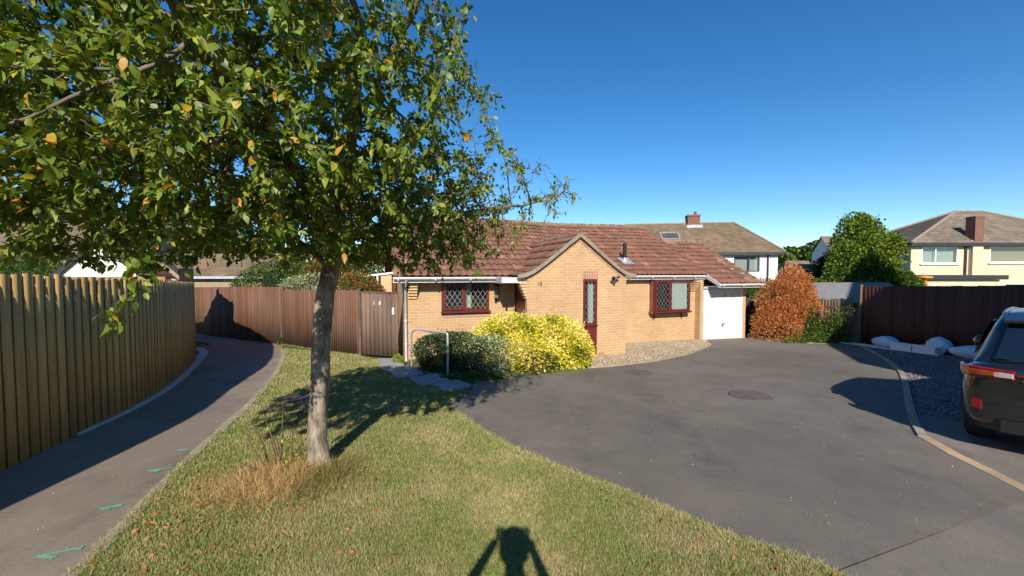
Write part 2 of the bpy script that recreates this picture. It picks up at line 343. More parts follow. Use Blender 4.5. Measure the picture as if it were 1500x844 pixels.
M['slatebase'] = pm('plum_slate_bed', (.14,.115,.12), .9, .25, 4, 40, .5)
M['pebblebase'] = pm('pebble_bed', (.34,.27,.18), .95, .2, 4, 40, .6)
# ------------------------------------------------------------------ ground
def sheet(name, pts, off, mat, th=0):
    P = [Vector((p.x, p.y, gz(p.y) + off)) if isinstance(p, Vector) else Vector((p[0], p[1], gz(p[1]) + off)) for p in pts]
    area = sum(P[i].x*P[(i+1)%len(P)].y - P[(i+1)%len(P)].x*P[i].y for i in range(len(P)))
    if area < 0: P.reverse()
    mb = MB(); n = len(P)
    if th: mb.add(P + [p - Vector((0,0,th)) for p in P], [tuple(range(n))] + [(i, i+n, (i+1)%n+n, (i+1)%n) for i in range(n)])
    else: mb.add(P, [tuple(range(n))])
    o = mb.build(name, mat); o['kind'] = 'structure'; return o
def smoothline(pts, k=6):             # Catmull-Rom through 2D/3D points
    P = [Vector((p[0], p[1], 0)) for p in pts]; out = []
    for i in range(len(P)-1):
        a, b, c, d = P[max(i-1,0)], P[i], P[i+1], P[min(i+2, len(P)-1)]
        for j in range(k):
            s = j/k; out.append(.5*((2*b) + (c-a)*s + (2*a-5*b+4*c-d)*s*s + (3*b-a-3*c+d)*s**3))
    out.append(P[-1]); return out
mb = MB(); ys = [-60, -30, 0, 8, 16.5, 30, 60, 120, 300, 900]; xs = [-900, -200, -60, -20, 0, 20, 60, 200, 900]
mb.add([(x, y, gz(y) - .03 - (.0 if y < 17 else .01*min(y-16.5, 60))) for y in ys for x in xs],
       [(j*9+i, j*9+i+1, j*9+i+10, j*9+i+9) for j in range(len(ys)-1) for i in range(8)])
o = mb.build('ground', M['terrain']); o['kind'] = 'structure'
lawn_left = smoothline([(-2.6, 1.2), G(110,844), G(230,722), G(310,645), G(372,588), G(405,548), G(415,522), G(413,512)])
lawn_right = smoothline([G(655,598), G(720,643), G(830,695), G(920,730), G(1000,765), G(1100,806), G(1215,846), (2.6, 1.6), (4.2, .6)])
lawn_poly = lawn_left + [Vector((p.x, p.y, 0)) for p in (G(440,513), G(525,522), G(556,529), G(575,545), G(600,556), G(640,566), G(668,574), G(688,574))] + lawn_right + [Vector((4.5, -6, 0)), Vector((-4.5, -6, 0))]
sheet('lawn', lawn_poly, .018, M['lawnbase'], .05)
path_left = smoothline([(-4.6, -1), (-5.2, 2.2), G(-25,676), G(85,644), G(185,600), G(250,560), G(284,530), G(289,512), (-10.3, 13.4), (-13.5, 15.2), (-17, 17)])
path_back = [Vector((-17, 19, 0)), Vector((-12.6, 16.05, 0)), Vector((-7.62, 13.15, 0))]
sheet('footpath', path_left + path_back + [Vector((p.x+.02, p.y, 0)) for p in reversed(lawn_left)] + [Vector((-2.8, -6, 0)), Vector((-4.3, -6, 0))], .006, M['pathmat'])
sheet('road', [(2.0, -6), (2.0, 1.2), (1.5, 2.5), G(1225,838), G(1500,733), (9, 3.6), (14, 3), (14, -6)], .002, M['road'])
drive = [G(688,574)] + lawn_right[:-8] + [G(1225,838), G(1500,735), (7.5, 3.9), G(1500,722), G(1400,672), G(1345,642), G(1332,606), G(1326,572), G(1318,546), G(1295,528), G(1266,510), (12.0, 13.6), G(1180,502), G(1120,497), (9.2, 15.0), (7.0, 14.6), (6.6, 14.0)] + [G(1044,506), G(1015,519), G(962,530), G(905,537), G(862,541), G(840,548), G(760,552), G(700,557)]
sheet('driveway', drive, .010, M['asphalt'])
sheet('parking_bay', [G(1400,672), G(1345,642), G(1333,600), G(1400,600), (7.5, 5.9), (10, 5.9), (10, 3.4), G(1500,722)], .0115, M['road'])
slate_poly = [G(1266,508), G(1297,526), G(1320,545), G(1330,575), G(1336,606), G(1400,618), (7.5, 5.3), (13.5, 5.3), (12.7, 9.6), (11.75, 13.4)]
sheet('slate_bed', slate_poly, .014, M['slatebase'], .05)
gravel_poly = [G(862,538), G(905,535), G(962,528), G(1013,517), G(1042,506), (6.95, 14.2), (6.9, 14.75), (3.0, 13.3), (3.1, 11.3), (1.5, 10.6)]
sheet('pebble_border', gravel_poly, .02, M['pebblebase'], .05)
shrub_poly = [G(604,545), G(660,560), G(700,558), G(760,553), G(862,542), (1.9, 10.65), (.4, 10.1), (.05, 11.2), (-2.7, 10.3)]
sheet('shrub_bed', shrub_poly, .02, M['terrain'], .05)
bed_poly = [(9.3, 15.2), G(1118,498), G(1180,503), G(1250,509), G(1264,509), (11.7, 14.0), (12.2, 16.2), (10, 16.3)]
sheet('flower_bed', bed_poly, .03, M['terrain'], .06)
def strip(name, line, wdt, z0, z1, mat, jit=0, kind='structure', gap=0):
    mb = MB(); L = [Vector((p[0], p[1], 0)) for p in line]
    for i in range(len(L)-1):
        a, b = L[i], L[i+1]; d = (b-a).normalized(); n = Vector((-d.y, d.x, 0)) * wdt/2; j = random.uniform(-jit, jit); a2 = a + d*gap; b2 = b - d*gap
        q = [a2-n, b2-n, b2+n, a2+n]; mb.add([(p.x, p.y, gz(p.y)+z0) for p in q] + [(p.x, p.y, gz(p.y)+z1+j) for p in q], [(4,5,6,7),(0,1,5,4),(1,2,6,5),(2,3,7,6),(3,0,4,7)])
    o = mb.build(name, mat); o['kind'] = kind; return o
strip('path_edging', lawn_left[3:-3], .10, -.03, .034, M['kerb'], .008, gap=.004)
strip('concrete_haunch', smoothline([G(100,640), G(200,594), G(255,560), G(287,531), G(298,518), G(290,510)], 7), .22, -.03, .035, M['concrete'], .002)
strip('kerb', [G(1262,508), G(1280,517), G(1297,527), G(1312,538), G(1321,548), G(1326,562), G(1329,580), G(1333,600), G(1340,622), G(1352,642)], .09, -.03, .035, M['kerb'], .003, gap=.006)
strip('sandy_kerb_joint', [G(1352,640), G(1400,668), G(1450,692), G(1520,728), (6.6, 3.6)], .12, -.02, .016, M['sandstone'], .002)
strip('bed_edging', [(9.3,14.8), G(1122,497), G(1180,503), G(1262,509)], .06, -.03, .04, M['kerb'], .003)
for i, q in enumerate([[(552,528),(580,527),(596,541),(560,546)], [(566,545),(604,539),(622,551),(580,558)], [(597,557),(640,549),(660,560),(616,569)], [(634,566),(668,559),(692,567),(650,577)]]):
    P = [G(*p) for p in q]; mb = MB(); n = 4; C = sum(P, Vector())/4; P = [C + (p-C)*.96 for p in P][::-1]
    mb.add([p + Vector((0,0,.05)) for p in P] + [p + Vector((0,0,-.02)) for p in P], [(0,1,2,3)] + [(j, j+4, (j+1)%4+4, (j+1)%4) for j in range(4)])
    tag(mb.build('paving_slab', M['slab']), ['grey paving slab nearest the weathered timber gate', 'grey paving slab just past the gate slab, beside the handrail foot', 'grey paving slab in front of the handrail posts', 'grey paving slab touching the tarmac drive'][i], 'paving slab', 'paving slabs leading to the gate')
fp = bpy.data.objects['footpath']
for px, py, dx, dy in [(166,742,.06,.05), (237,687,.08,.06), (268,660,.06,.02), (93,806,.10,.08)]:
    c = G(px, py); mb = MB()
    for s_ in (((-dx,-dy), (dx*1.2, dy*.2)), ((-dx,-dy), (dx*.4, -dy*1.1))):
        a, b = [c + Vector((*q, 0)) for q in s_]; d = (b-a).normalized(); nn = Vector((-d.y, d.x, 0))
        k = 7; vs = []
        for i in range(k): q = a.lerp(b, i/(k-1)); ww = .020*(.4+random.random()); vs += [q+nn*ww, q-nn*ww]
        mb.add([(v.x, v.y, gz(v.y)+.0105+.001*(s_[1][1] < 0)) for v in vs], [(2*i, 2*i+1, 2*i+3, 2*i+2) for i in range(k-1)])
    mb.build('paint_mark', M['paint'], fp)
def manhole(px, py, r, label, sq=False):
    c = G(px, py); t = thing('manhole_cover', c, label, 'manhole cover'); mb = MB()
    mb.lathe([(r, -.01), (r, .020), (r*.93, .020)], c, 40, sm=False); mb.build('frame', M['iron'], t)
    mb = MB(); mb.lathe([(r*.91, 0), (r*.91, .019)], c, 40, sm=False)
    for i in range(-5, 6):
        for j in range(-5, 6):
            if math.hypot(i, j)*r*.16 < r*.82: x, y = c.x+i*r*.16, c.y+j*r*.16; mb.box(x-.02*r*2, x+.04*r, y-.01, y+.01, c.z+.018, c.z+.023)
    mb.build('lid', M['iron'], t)
manhole(935, 547, .30, 'rusty round manhole cover in the drive near the gable wall')
manhole(1099, 581, .33, 'rusty round manhole cover in the open middle of the drive')
manhole(433, 586, .34, 'round grey iron cover in the lawn beside the tree trunk')
mb = MB(); c = G(325, 634); mb.box(c.x-.12, c.x+.10, c.y-.07, c.y+.09, c.z, c.z+.012); mb.box(c.x-.10, c.x+.08, c.y-.05, c.y+.07, c.z+.012, c.z+.016)
tag(mb.build('stopcock_cover', M['iron']), 'small dark square water stopcock cover let into the footpath', 'access cover')
# ------------------------------------------------------------------ scattered small stuff
def inpoly(x, y, poly):
    P = np.array([(p[0], p[1]) for p in poly]); c = np.zeros(len(x), bool); j = len(P)-1
    for i in range(len(P)):
        a = (P[i,1] > y) != (P[j,1] > y)
        with np.errstate(divide='ignore', invalid='ignore'): c ^= a & (x < (P[j,0]-P[i,0])*(y-P[i,1])/(P[j,1]-P[i,1]) + P[i,0])
        j = i
    return c
def sample_poly(poly, n):
    P = np.array([(p[0], p[1]) for p in poly]); lo, hi = P.min(0), P.max(0); out = np.zeros((0,2))
    while len(out) < n:
        q = RNG.uniform(lo, hi, (n*2, 2)); out = np.vstack([out, q[inpoly(q[:,0], q[:,1], poly)]])
    return out[:n]
def GZ(y): return -.04*np.clip(y, -30, 16.5)
def stones(name, poly, n, s0, s1, off, mat, flat=.6):
    P = sample_poly(poly, n); base = np.array([(1,0,0),(-1,0,0),(0,1,0),(0,-1,0),(0,0,1),(0,0,-1)], float)
    fc = np.array([(0,2,4),(2,1,4),(1,3,4),(3,0,4),(2,0,5),(1,2,5),(3,1,5),(0,3,5)])
    s = RNG.uniform(s0, s1, n); V = base[None]*RNG.uniform(.6, 1.2, (n,6,1))*s[:,None,None]; V[:,:,2] *= flat
    a = RNG.uniform(0, 6.28, n); ca, sa = np.cos(a)[:,None], np.sin(a)[:,None]; X = V[:,:,0]*ca - V[:,:,1]*sa; Y = V[:,:,0]*sa + V[:,:,1]*ca
    tl = RNG.normal(0, .3, (n,1)); Z = V[:,:,2] + X*tl
    V = np.stack([X + P[:,0:1], Y + P[:,1:2], Z + (GZ(P[:,1]) + off)[:,None]], 2).reshape(-1,3)
    Fa = (fc[None] + 6*np.arange(n)[:,None,None]).reshape(-1,3)
    o = mesh_obj(name, V, Fa, mat, rnd=np.repeat(RNG.random(n), 8)); o['kind'] = 'stuff'; return o
tag(stones('pebbles', gravel_poly, 9000, .010, .026, .028, M['pebble']), 'beige pebbles along the front wall and under the oriel window', 'gravel')
tag(stones('slate_chippings', slate_poly, 14000, .012, .032, .02, M['slatechip'], .35), 'plum grey slate chippings beside the parked black car', 'gravel')
# lawn blades
def blades(name, P, h0, h1, w0, lean, mat, rnd, z=None, wd=1.0):
    n = len(P); h = RNG.uniform(h0, h1, n); a = RNG.uniform(0, 6.28, n); ln = np.abs(RNG.normal(0, lean, n)); la = RNG.uniform(0, 6.28, n)
    wv = w0*RNG.uniform(.6, 1.4, n)*wd
    z = GZ(P[:,1]) + .015 if z is None else z
    B = np.stack([P[:,0], P[:,1], z], 1); W = np.stack([np.cos(a)*wv, np.sin(a)*wv, np.zeros(n)], 1); L = np.stack([np.cos(la)*ln*h, np.sin(la)*ln*h, h/np.sqrt(1+ln**2)], 1)
    V = np.stack([B-W, B+W, B+L*.55+W*.7, B+L*.55-W*.7, B+L*[1.25,1.25,.92]], 1).reshape(-1,3)
    i = 5*np.arange(n)[:,None]; F4 = np.concatenate([i, i+1, i+2, i+2*0+3], 1); tri = np.concatenate([i+3, i+2, i+4], 1)
    Ft = np.concatenate([F4[:,[0,1,2]], F4[:,[0,2,3]], tri], 0)
    return mesh_obj(name, V, Ft, mat, rnd=np.tile(rnd, 3))
q = sample_poly([(-5.5, .9)] + [p for p in lawn_poly if p.y > .9] + [(3.2, .9)], 1500000)
q = q[inpoly(q[:,0], q[:,1], lawn_poly)]; mc = G(433, 586); q = q[np.hypot(q[:,0]-mc.x, q[:,1]-mc.y) > .33]; dist = np.hypot(q[:,0], q[:,1])
q = q[(RNG.random(len(q)) < np.clip(2.9/dist, 0, 1)**1.7) & (q[:,1] > 1.0)][:520000]
dist = np.hypot(q[:,0], q[:,1])
o = blades('grass', q, .018, .048, .0022, .9, M['blade'], RNG.random(len(q)), wd=np.clip(dist/3, .8, 4)); tag(o, 'patchy short green and straw coloured lawn grass', 'grass', kind='stuff')
# ragged grass edges
def along(line, n, spread):
    L = np.array([(p[0], p[1]) for p in line]); k = RNG.integers(0, len(L)-1, n); s = RNG.random((n,1)); return L[k]*(1-s) + L[k+1]*s + RNG.normal(0, spread, (n,2))
e = np.vstack([along(lawn_left[2:], 4500, .025), along(lawn_right[:-6], 14000, .03), along([(-7.5,13.05), (-4.2,10.85)], 5000, .06)])
o = blades('grass_edge', e, .02, .06, .003, .9, M['blade'], .3+RNG.random(len(e))*.7); tag(o, 'dry ragged grass fringe along the lawn edges', 'grass', kind='stuff')
tb = G(465, 692)
def rad(cx, cy, sx, sy, n): return np.stack([RNG.normal(cx, sx, n), RNG.normal(cy, sy, n)], 1)
e = np.vstack([rad(tb.x-.28, tb.y-.12, .19, .15, 2900), rad(tb.x+.10, tb.y-.12, .13, .10, 1500), rad(tb.x-.35, tb.y-.45, .30, .16, 1500), rad(tb.x+.0, tb.y-.3, .3, .2, 1500)])
rr = RNG.random(len(e)); far = np.hypot(e[:,0]-tb.x+.2, e[:,1]-tb.y+.12); rr = np.where(e[:,0] > tb.x+.02, rr*.45, .2+rr*.8)
o = blades('dry_grass_tuft', e, .04, .20, .0024, 1.3, M['straw'], rr); tag(o, 'long straw coloured grass left uncut round the tree base', 'grass', kind='stuff')
# ------------------------------------------------------------------ leaves
LV = np.array([(0,0,0), (.28,0,1), (.62,0,1), (1,0,0), (.22,.72,0), (.60,.80,0), (.22,-.72,0), (.60,-.80,0)])
LF3 = np.array([(0,1,4), (1,2,5), (1,5,4), (2,3,5), (0,6,1), (1,7,2), (1,6,7), (2,7,3)])
KV = np.array([(0,0,0), (.45,1,0), (1,0,0), (.45,-1,0)]); KF = np.array([(0,3,1), (1,3,2)])
def frames(D, n):
    D = D/np.linalg.norm(D, axis=1, keepdims=True); up = RNG.normal(0, .55, (n,3)); up[:,2] += 1
    Sd = np.cross(D, up); Sd /= np.linalg.norm(Sd, axis=1, keepdims=True) + 1e-9; return D, Sd, np.cross(Sd, D)
def leaves(name, P, D, size, mat, parent=None, detailed=False, ratio=.32, rnd=None, curl=.18):
    n = len(P); D, Sd, Up = frames(D, n); base, fc = (LV, LF3) if detailed else (KV, KF); k = len(base)
    s = size[:,None,None]; x = base[None,:,0:1]; y = base[None,:,1:2]*ratio
    z = -curl*x**2*RNG.uniform(.2, 1.6, (n,1,1)) + np.abs(y)*RNG.uniform(-.1, .5, (n,1,1))
    V = P[:,None] + s*(x*D[:,None] + y*Sd[:,None] + z*Up[:,None])
    Fa = (fc[None] + k*np.arange(n)[:,None,None]).reshape(-1,3); rnd = RNG.random(n) if rnd is None else rnd
    return mesh_obj(name, V.reshape(-1,3), Fa, mat, parent, rnd=np.repeat(rnd, len(fc)), smooth=detailed)
def blob(n, c, r, shell=.55, lump=.22, seed=0, zmin=None):
    """points in a lumpy ellipsoid, denser towards its skin; returns points and outward directions"""
    g = np.random.default_rng(seed); d = g.normal(0, 1, (n,3)); d /= np.linalg.norm(d, axis=1, keepdims=True)
    w_ = g.normal(0, 1, (14,3)); w_ /= np.linalg.norm(w_, axis=1, keepdims=True); am = g.uniform(-1, 1, 14)
    bmp = sum(am[i]*np.exp(-6*(1-d@w_[i])) for i in range(14))
    k = (1 - (1-shell)*g.random(n)**1.6)*(1+lump*bmp); p = np.array(c) + d*k[:,None]*np.array(r)
    if zmin is not None: m_ = p[:,2] > zmin; p, d = p[m_], d[m_]
    return p, d
# ------------------------------------------------------------------ bungalow (u along the front, v into the house)
TH = R(19); RUV = Matrix.Rotation(TH, 4, 'Z')
def U(u, v, z=0): return RUV @ Vector((u, v, z))
H = thing('bungalow', U(.717, 10.54, -.42), 'buff brick bungalow with terracotta tiled roof, gabled bay and attached garage', 'house', rz=TH)
def HB(): return MB(RUV)
ZS = 1.66                                                 # soffit level
def roof_sheet(P, na, nb_list, ta, mat, name, parent, amp=.03, step=.042, rs=0):
    """P(a, b): a across 0..1, b up the slope 0..1 -> (point, normal). nb_list: course boundaries in b; ta: tiles across"""
    g = np.random.default_rng(rs); K = 6; V = []; Fq = []; rn = []; cols = ta*K+1
    prof = [0, .75, 1.0, .8, .15, 0]
    jit = g.normal(0, .004, (len(nb_list), ta+1))
    for c in range(len(nb_list)-1):
        b0, b1 = nb_list[c], nb_list[c+1]
        for row, (b, h) in enumerate(((b0, step-.028), (b0, step), (b1, .0))):
            for i in range(cols):
                a = i/(cols-1); p, n_ = P(a, b); j = jit[c, min(i//K, ta)]; V.append(p + n_*(h + amp*prof[i % K]*(1 if row else .9) + j))
        b_ = c*3*cols; tr = g.random(ta+1)
        for r_ in range(2):
            for i in range(cols-1):
                Fq.append((b_+r_*cols+i, b_+r_*cols+i+1, b_+(r_+1)*cols+i+1, b_+(r_+1)*cols+i)); rn.append(tr[i//K])
    return mesh_obj(name, [tuple(v) for v in V], np.array(Fq), mat, parent, rnd=rn)
RV, RZ = 14.85, 3.84
def sstep(x): x = max(0, min(1, x)); return x*x*(3-2*x)
def eave(u):
    k = sstep((u-4.4)/2.3); return 10.15 + (11.21-10.15)*k, 1.765 + .02*k
def Pmain(a, b):
    u = .42 + a*(11.32-.42); ve, ze = eave(u); sag = .025*math.sin(u*1.1)
    q = Vector((u, ve + (RV-ve)*b, ze + (RZ-ze)*b - sag*b)); n_ = Vector((0, -(RZ-ze), RV-ve)).normalized()
    return U(*q), (RUV.to_3x3() @ n_)
rf = roof_sheet(Pmain, 0, [i/13 for i in range(14)], 56, M['tile'], 'roof', H, rs=1)
def Pgar(a, b):
    u = 11.30 + a*(13.32-11.30); q = Vector((u, 10.66 + (13.78-10.66)*b, 1.485 + (3.19-1.485)*b)); n_ = Vector((0, -1.705, 3.12)).normalized()
    return U(*q), RUV.to_3x3() @ n_
roof_sheet(Pgar, 0, [i/10 for i in range(11)], 10, M['tile'], 'garage_roof', H, rs=2)
# rear slopes, gable triangles, walls
mb = HB(); mb.add([(.42, RV, RZ-.02), (11.32, RV, RZ-.02), (11.32, 19.4, 1.75), (.42, 19.4, 1.75)], [(0,1,2,3)])
mb.cut(); mb.add([(11.32, 13.78, 3.17), (13.32, 13.78, 3.17), (13.32, 17.0, 1.5), (11.32, 17.0, 1.5)], [(0,1,2,3)]); mb.each('rear_roof', M['tile'], H)
mb = HB()   # ridge tiles
for u0, u1, v, z in ((.42, 11.34, RV, RZ), (11.34, 13.34, 13.78, 3.19)):
    k = int((u1-u0)/.45); mb.cut()
    for i in range(k):
        a, b_ = u0+(u1-u0)*i/k, u0+(u1-u0)*(i+1)/k; zz = z - (.025*math.sin((a+b_)*.55) if v == RV else 0)
        mb.tube([(a+.004, v, zz-.03), (b_-.004, v, zz-.03+random.uniform(-.006,.006))], [.115, .105], 10)
mb.each('ridge', M['ridge'], H)
# gable bay roof
GC = 5.16
prof = [(0, 2.86), (.25, 2.68), (.5, 2.49), (.75, 2.30), (1.0, 2.115), (1.2, 1.975), (1.38, 1.87), (1.55, 1.80), (1.76, 1.765)]
def pz(x):
    x = abs(x)
    for (a, za), (b_, zb) in zip(prof, prof[1:]):
        if x <= b_: return za + (zb-za)*(x-a)/(b_-a)
    return prof[-1][1]
L = [0];
for (a, za), (b_, zb) in zip(prof, prof[1:]): L.append(L[-1] + math.hypot(b_-a, zb-za))
def pl(s):
    for i in range(len(L)-1):
        if s <= L[i+1] + 1e-9: k = (s-L[i])/(L[i+1]-L[i]); return prof[i][0] + (prof[i+1][0]-prof[i][0])*k, prof[i][1] + (prof[i+1][1]-prof[i][1])*k
    return prof[-1]
for sgn in (-1, 1):
    def Pg(a, b, sgn=sgn):
        s = L[-1]*(1-b); x, z = pl(s); x1, z1 = pl(min(s+.02, L[-1])); x0, z0 = pl(max(s-.02, 0)); n_ = Vector((-(z1-z0)*sgn*1.0, 0, (x1-x0))).normalized()
        v = (9.42 + a*4.1) if sgn < 0 else (13.52 - a*4.1)
        return U(GC + sgn*x, v, z), RUV.to_3x3() @ n_
    nb = [i/6 for i in range(7)]
    roof_sheet(Pg, 0, nb, 21, M['tile'], 'bay_roof', H, rs=5+sgn)
mb = HB()
for i in range(10): a = 9.44+i*.4; mb.tube([(GC, a, 2.86), (GC, a+.39, 2.86)], [.085, .078], 8)
mb.build('ridge', M['ridge'], H)
# verge mortar strip following the curve
mb = HB(); pts = [(-x, z) for x, z in reversed(prof)] + prof[1:]
for (x0, z0), (x1, z1) in zip(pts, pts[1:]):
    mb.prism([(GC+x0, 9.385, z0-.055), (GC+x1, 9.385, z1-.055), (GC+x1, 9.385, z1+.045), (GC+x0, 9.385, z0+.045)], (0, .10, 0))
mb.build('verge', M['mortar'], H)
mb = HB()
for s_ in (-1, 1): mb.cut().prism([(GC, 9.479, 2.79), (GC+s_*1.38, 9.479, 1.80), (GC+s_*1.38, 9.479, 1.70), (GC, 9.479, 2.69)], (0, .012, 0))
mb.each('brick_trim', M['soldier'], H)
# gable front wall with the tall side light
u0, u1 = 3.675, 6.65; a, b_ = 5.29, 5.73
mb = HB(); ZB = -1.0
top = [(GC+x, z-.06) for x, z in pts if u0 < GC+x < u1]; top = [(u0, pz(u0-GC)-.06)] + top + [(u1, pz(u1-GC)-.06)]
def zt(u):
    for (p, zp), (q, zq) in zip(top, top[1:]):
        if p <= u <= q: return zp + (zq-zp)*(u-p)/(q-p)
us = sorted({u for u, _ in top} | {a, b_})
for p, q in zip(us, us[1:]):
    segs = [(1.68, None), (ZB, -.45)] if (p >= a and q <= b_) else [(ZB, None)]
    for z0, z1 in segs: mb.add([(p, 9.49, z0), (q, 9.49, z0), (q, 9.49, zt(q) if z1 is None else z1), (p, 9.49, zt(p) if z1 is None else z1)], [(0,1,2,3)])
for x in (a, b_): mb.add([(x, 9.49, -.45), (x, 9.7, -.45), (x, 9.7, 1.68), (x, 9.49, 1.68)], [(0,1,2,3)])
mb.add([(a, 9.49, 1.68), (b_, 9.49, 1.68), (b_, 9.7, 1.68), (a, 9.7, 1.68)], [(0,1,2,3)])
mb.add([(u1, 9.49, ZB), (u1, 11.45, ZB), (u1, 11.45, 1.74), (u1, 9.49, 1.74)], [(0,1,2,3)])     # right flank
for z0, z1, v0, v1 in ((ZB, 1.72, 9.49, 9.62), (ZB, 1.72, 10.42, 10.54), (1.56, 1.72, 9.62, 10.42)):
    mb.add([(u0, v0, z0), (u0, v1, z0), (u0, v1, z1), (u0, v0, z1)], [(0,1,2,3)])
mb.build('bay_wall', M['brick'], H)
mb = HB(); mb.panel(.717, 3.675, ZB, 1.70, 10.54, .25, [(1.658, 2.96, .82, 1.64)]); mb.cut(); mb.panel(6.65, 11.0, ZB, 1.78, 11.45, .25, [(9.05, 10.45, .56, 1.70)])
mb.each('front_wall', M['brick'], H)
mb = HB()   # side, rear and garage walls
mb.add([(.717, 10.54, ZB), (.717, 19.0, ZB), (.717, 19.0, 1.75), (.717, RV, 3.65), (.717, 10.54, 1.70)], [(0,1,2,3,4)])
mb.add([(11.1, 11.2, ZB), (11.1, 11.64, ZB), (11.1, 11.64, 1.6), (11.1, 11.2, 1.6)], [(0,1,2,3)])
mb.add([(13.1, 11.2, ZB), (13.1, 17, ZB), (13.1, 17, 1.5), (13.1, 13.78, 3.1), (13.1, 11.2, 1.6)], [(0,1,2,3,4)])
mb.add([(11.25, 11.45, ZB), (11.25, 19.0, ZB), (11.25, 19.0, 1.75), (11.25, RV, 3.7), (11.25, 11.45, 1.9)], [(0,1,2,3,4)])
mb.add([(.717, 19, ZB), (13.1, 19, ZB), (13.1, 19, 1.75), (.717, 19, 1.75)], [(0,1,2,3)])
mb.box(10.95, 11.08, 11.2, 11.6, ZB, 1.6); mb.box(12.96, 13.1, 11.2, 11.4, ZB, 1.45)
mb.build('side_wall', M['brick'], H)
mb = HB()
mb.add([(3.69, 9.71, 0.0), (6.6, 9.71, 0), (6.6, 12.6, 0), (3.69, 12.6, 0)], [(0,1,2,3)]); mb.add([(3.69, 12.6, -.4), (6.6, 12.6, -.4), (6.6, 12.6, 1.7), (3.69, 12.6, 1.7)], [(0,1,2,3)])
for ua_, ub_, va_ in ((.75, 3.62, 10.8), (6.7, 11.0, 11.72)):
    mb.add([(ua_, 14, -.4), (ub_, 14, -.4), (ub_, 14, 1.78), (ua_, 14, 1.78)], [(0,1,2,3)])
    for z_ in (1.69, -.35): mb.add([(ua_, va_, z_), (ub_, va_, z_), (ub_, 14, z_), (ua_, 14, z_)], [(0,1,2,3)])
mb.build('room_lining', M['tanrender'], H)
mb = HB(); mb.box(a-.02, b_+.02, 9.482, 9.50, 1.685, 1.90); mb.cut(); mb.box(1.658, 2.96, 10.534, 10.55, .66, .80); mb.each('brick_trim', M['soldier'], H)
# eaves
def eaves(ua, ub, v, vw, z, name='eaves'):
    mb = HB(); mb.box(ua, ub, v+.02, vw, z-.13, z-.11); mb.build('soffit', M['grey_soffit'], H)
    mb = HB(); mb.box(ua, ub, v, v+.02, z-.155, z-.02); mb.build('fascia', M['white'], H)
    mb = HB(); n = 7; r = .055
    for s0, s1 in ((r, r-.006),):
        o_ = [(v-.06 + s0*math.cos(math.pi+math.pi*i/(n-1)), z-.035 + s0*math.sin(math.pi+math.pi*i/(n-1))) for i in range(n)]
        i_ = [(v-.06 + s1*math.cos(math.pi+math.pi*i/(n-1)), z-.035 + s1*math.sin(math.pi+math.pi*i/(n-1))) for i in reversed(range(n))]
        mb.prism([(ua, p, q) for p, q in o_+i_], (ub-ua, 0, 0))
    for k in range(int((ub-ua)/.9)+1): uu = ua+.1+k*.9; mb.box(uu, uu+.03, v-.122, v, z-.10, z-.03)
    mb.build('gutter', M['offwhite'], H)
eaves(.42, 3.40, 10.17, 10.54, 1.765); eaves(6.93, 11.20, 11.23, 11.45, 1.785); eaves(11.25, 13.30, 10.68, 11.2, 1.49)
mb = HB(); mb.box(3.02, 3.665, 9.53, 10.5, 1.585, 1.74); mb.build('porch_soffit', M['grey_soffit'], H)
mb = HB(); mb.box(3.0, 3.52, 9.505, 9.53, 1.60, 1.73); mb.build('fascia', M['offwhite'], H)
mb = HB(); mb.prism([(11.25, 10.64, 1.36), (11.25, 11.26, 1.66), (11.25, 11.26, 1.83), (11.25, 10.64, 1.49)], (.03, 0, 0)); mb.build('bargeboard', M['offwhite'], H)
mb = HB(); mb.prism([(13.30, 10.66, 1.40), (13.30, 13.78, 3.10), (13.30, 13.78, 3.20), (13.30, 10.66, 1.50)], (.04, 0, 0)); mb.build('verge', M['mortar'], H)
mb = HB(); mb.box(11.08, 12.96, 11.17, 11.19, 1.29, 1.37); mb.build('garage_lintel', M['grey_soffit'], H)
# corbels
mb = HB()
for i in range(6): z = 1.19+.075*i; mb.box(.80, 1.02, 10.54-.05*(i+1)*.95, 10.54, z, z+.062)
mb.cut()
for i in range(5): z = 1.22+.075*i; mb.box(10.72, 10.94, 11.45-.06*(i+1), 11.45, z, z+.062)
mb.cut()
for i in range(6): z = 1.19+.075*i; mb.box(3.675-.034*(i+1), 3.675, 9.50, 9.72, z, z+.062)
mb.each('corbel', M['corbel'], H)
# windows
def lattice(mb, ua, ub, za, zb, v, dx=.135, dz=.20, w_=.0024):
    W, Hh = ub-ua, zb-za
    for sg in (1, -1):
        k = -int(Hh/dz*1.0)-2
        for k in range(-int(Hh/dz)-2, int(W/dx)+int(Hh/dz)+3):
            # line u = ua + k*dx + sg*(z-za)*dx/dz
            sl = sg*dx/dz; c0 = ua + k*dx; zs = [za, zb]
            z_in = sorted([(ua-c0)/sl+za, (ub-c0)/sl+za]); z0 = max(za, z_in[0]); z1 = min(zb, z_in[1])
            if z1 - z0 < .01: continue
            p = Vector((c0+sl*(z0-za), v, z0)); q = Vector((c0+sl*(z1-za), v, z1)); d = (q-p).normalized(); n_ = Vector((d.z, 0, -d.x))*w_
            mb.add([p-n_, q-n_, q+n_, p+n_], [(0,1,2,3)])
def frame(mb, ua, ub, za, zb, v0, v1, t=.05):
    mb.box(ua, ub, v0, v1, za, za+t); mb.box(ua, ub, v0, v1, zb-t, zb); mb.box(ua, ua+t, v0, v1, za+t, zb-t); mb.box(ub-t, ub, v0, v1, za+t, zb-t)
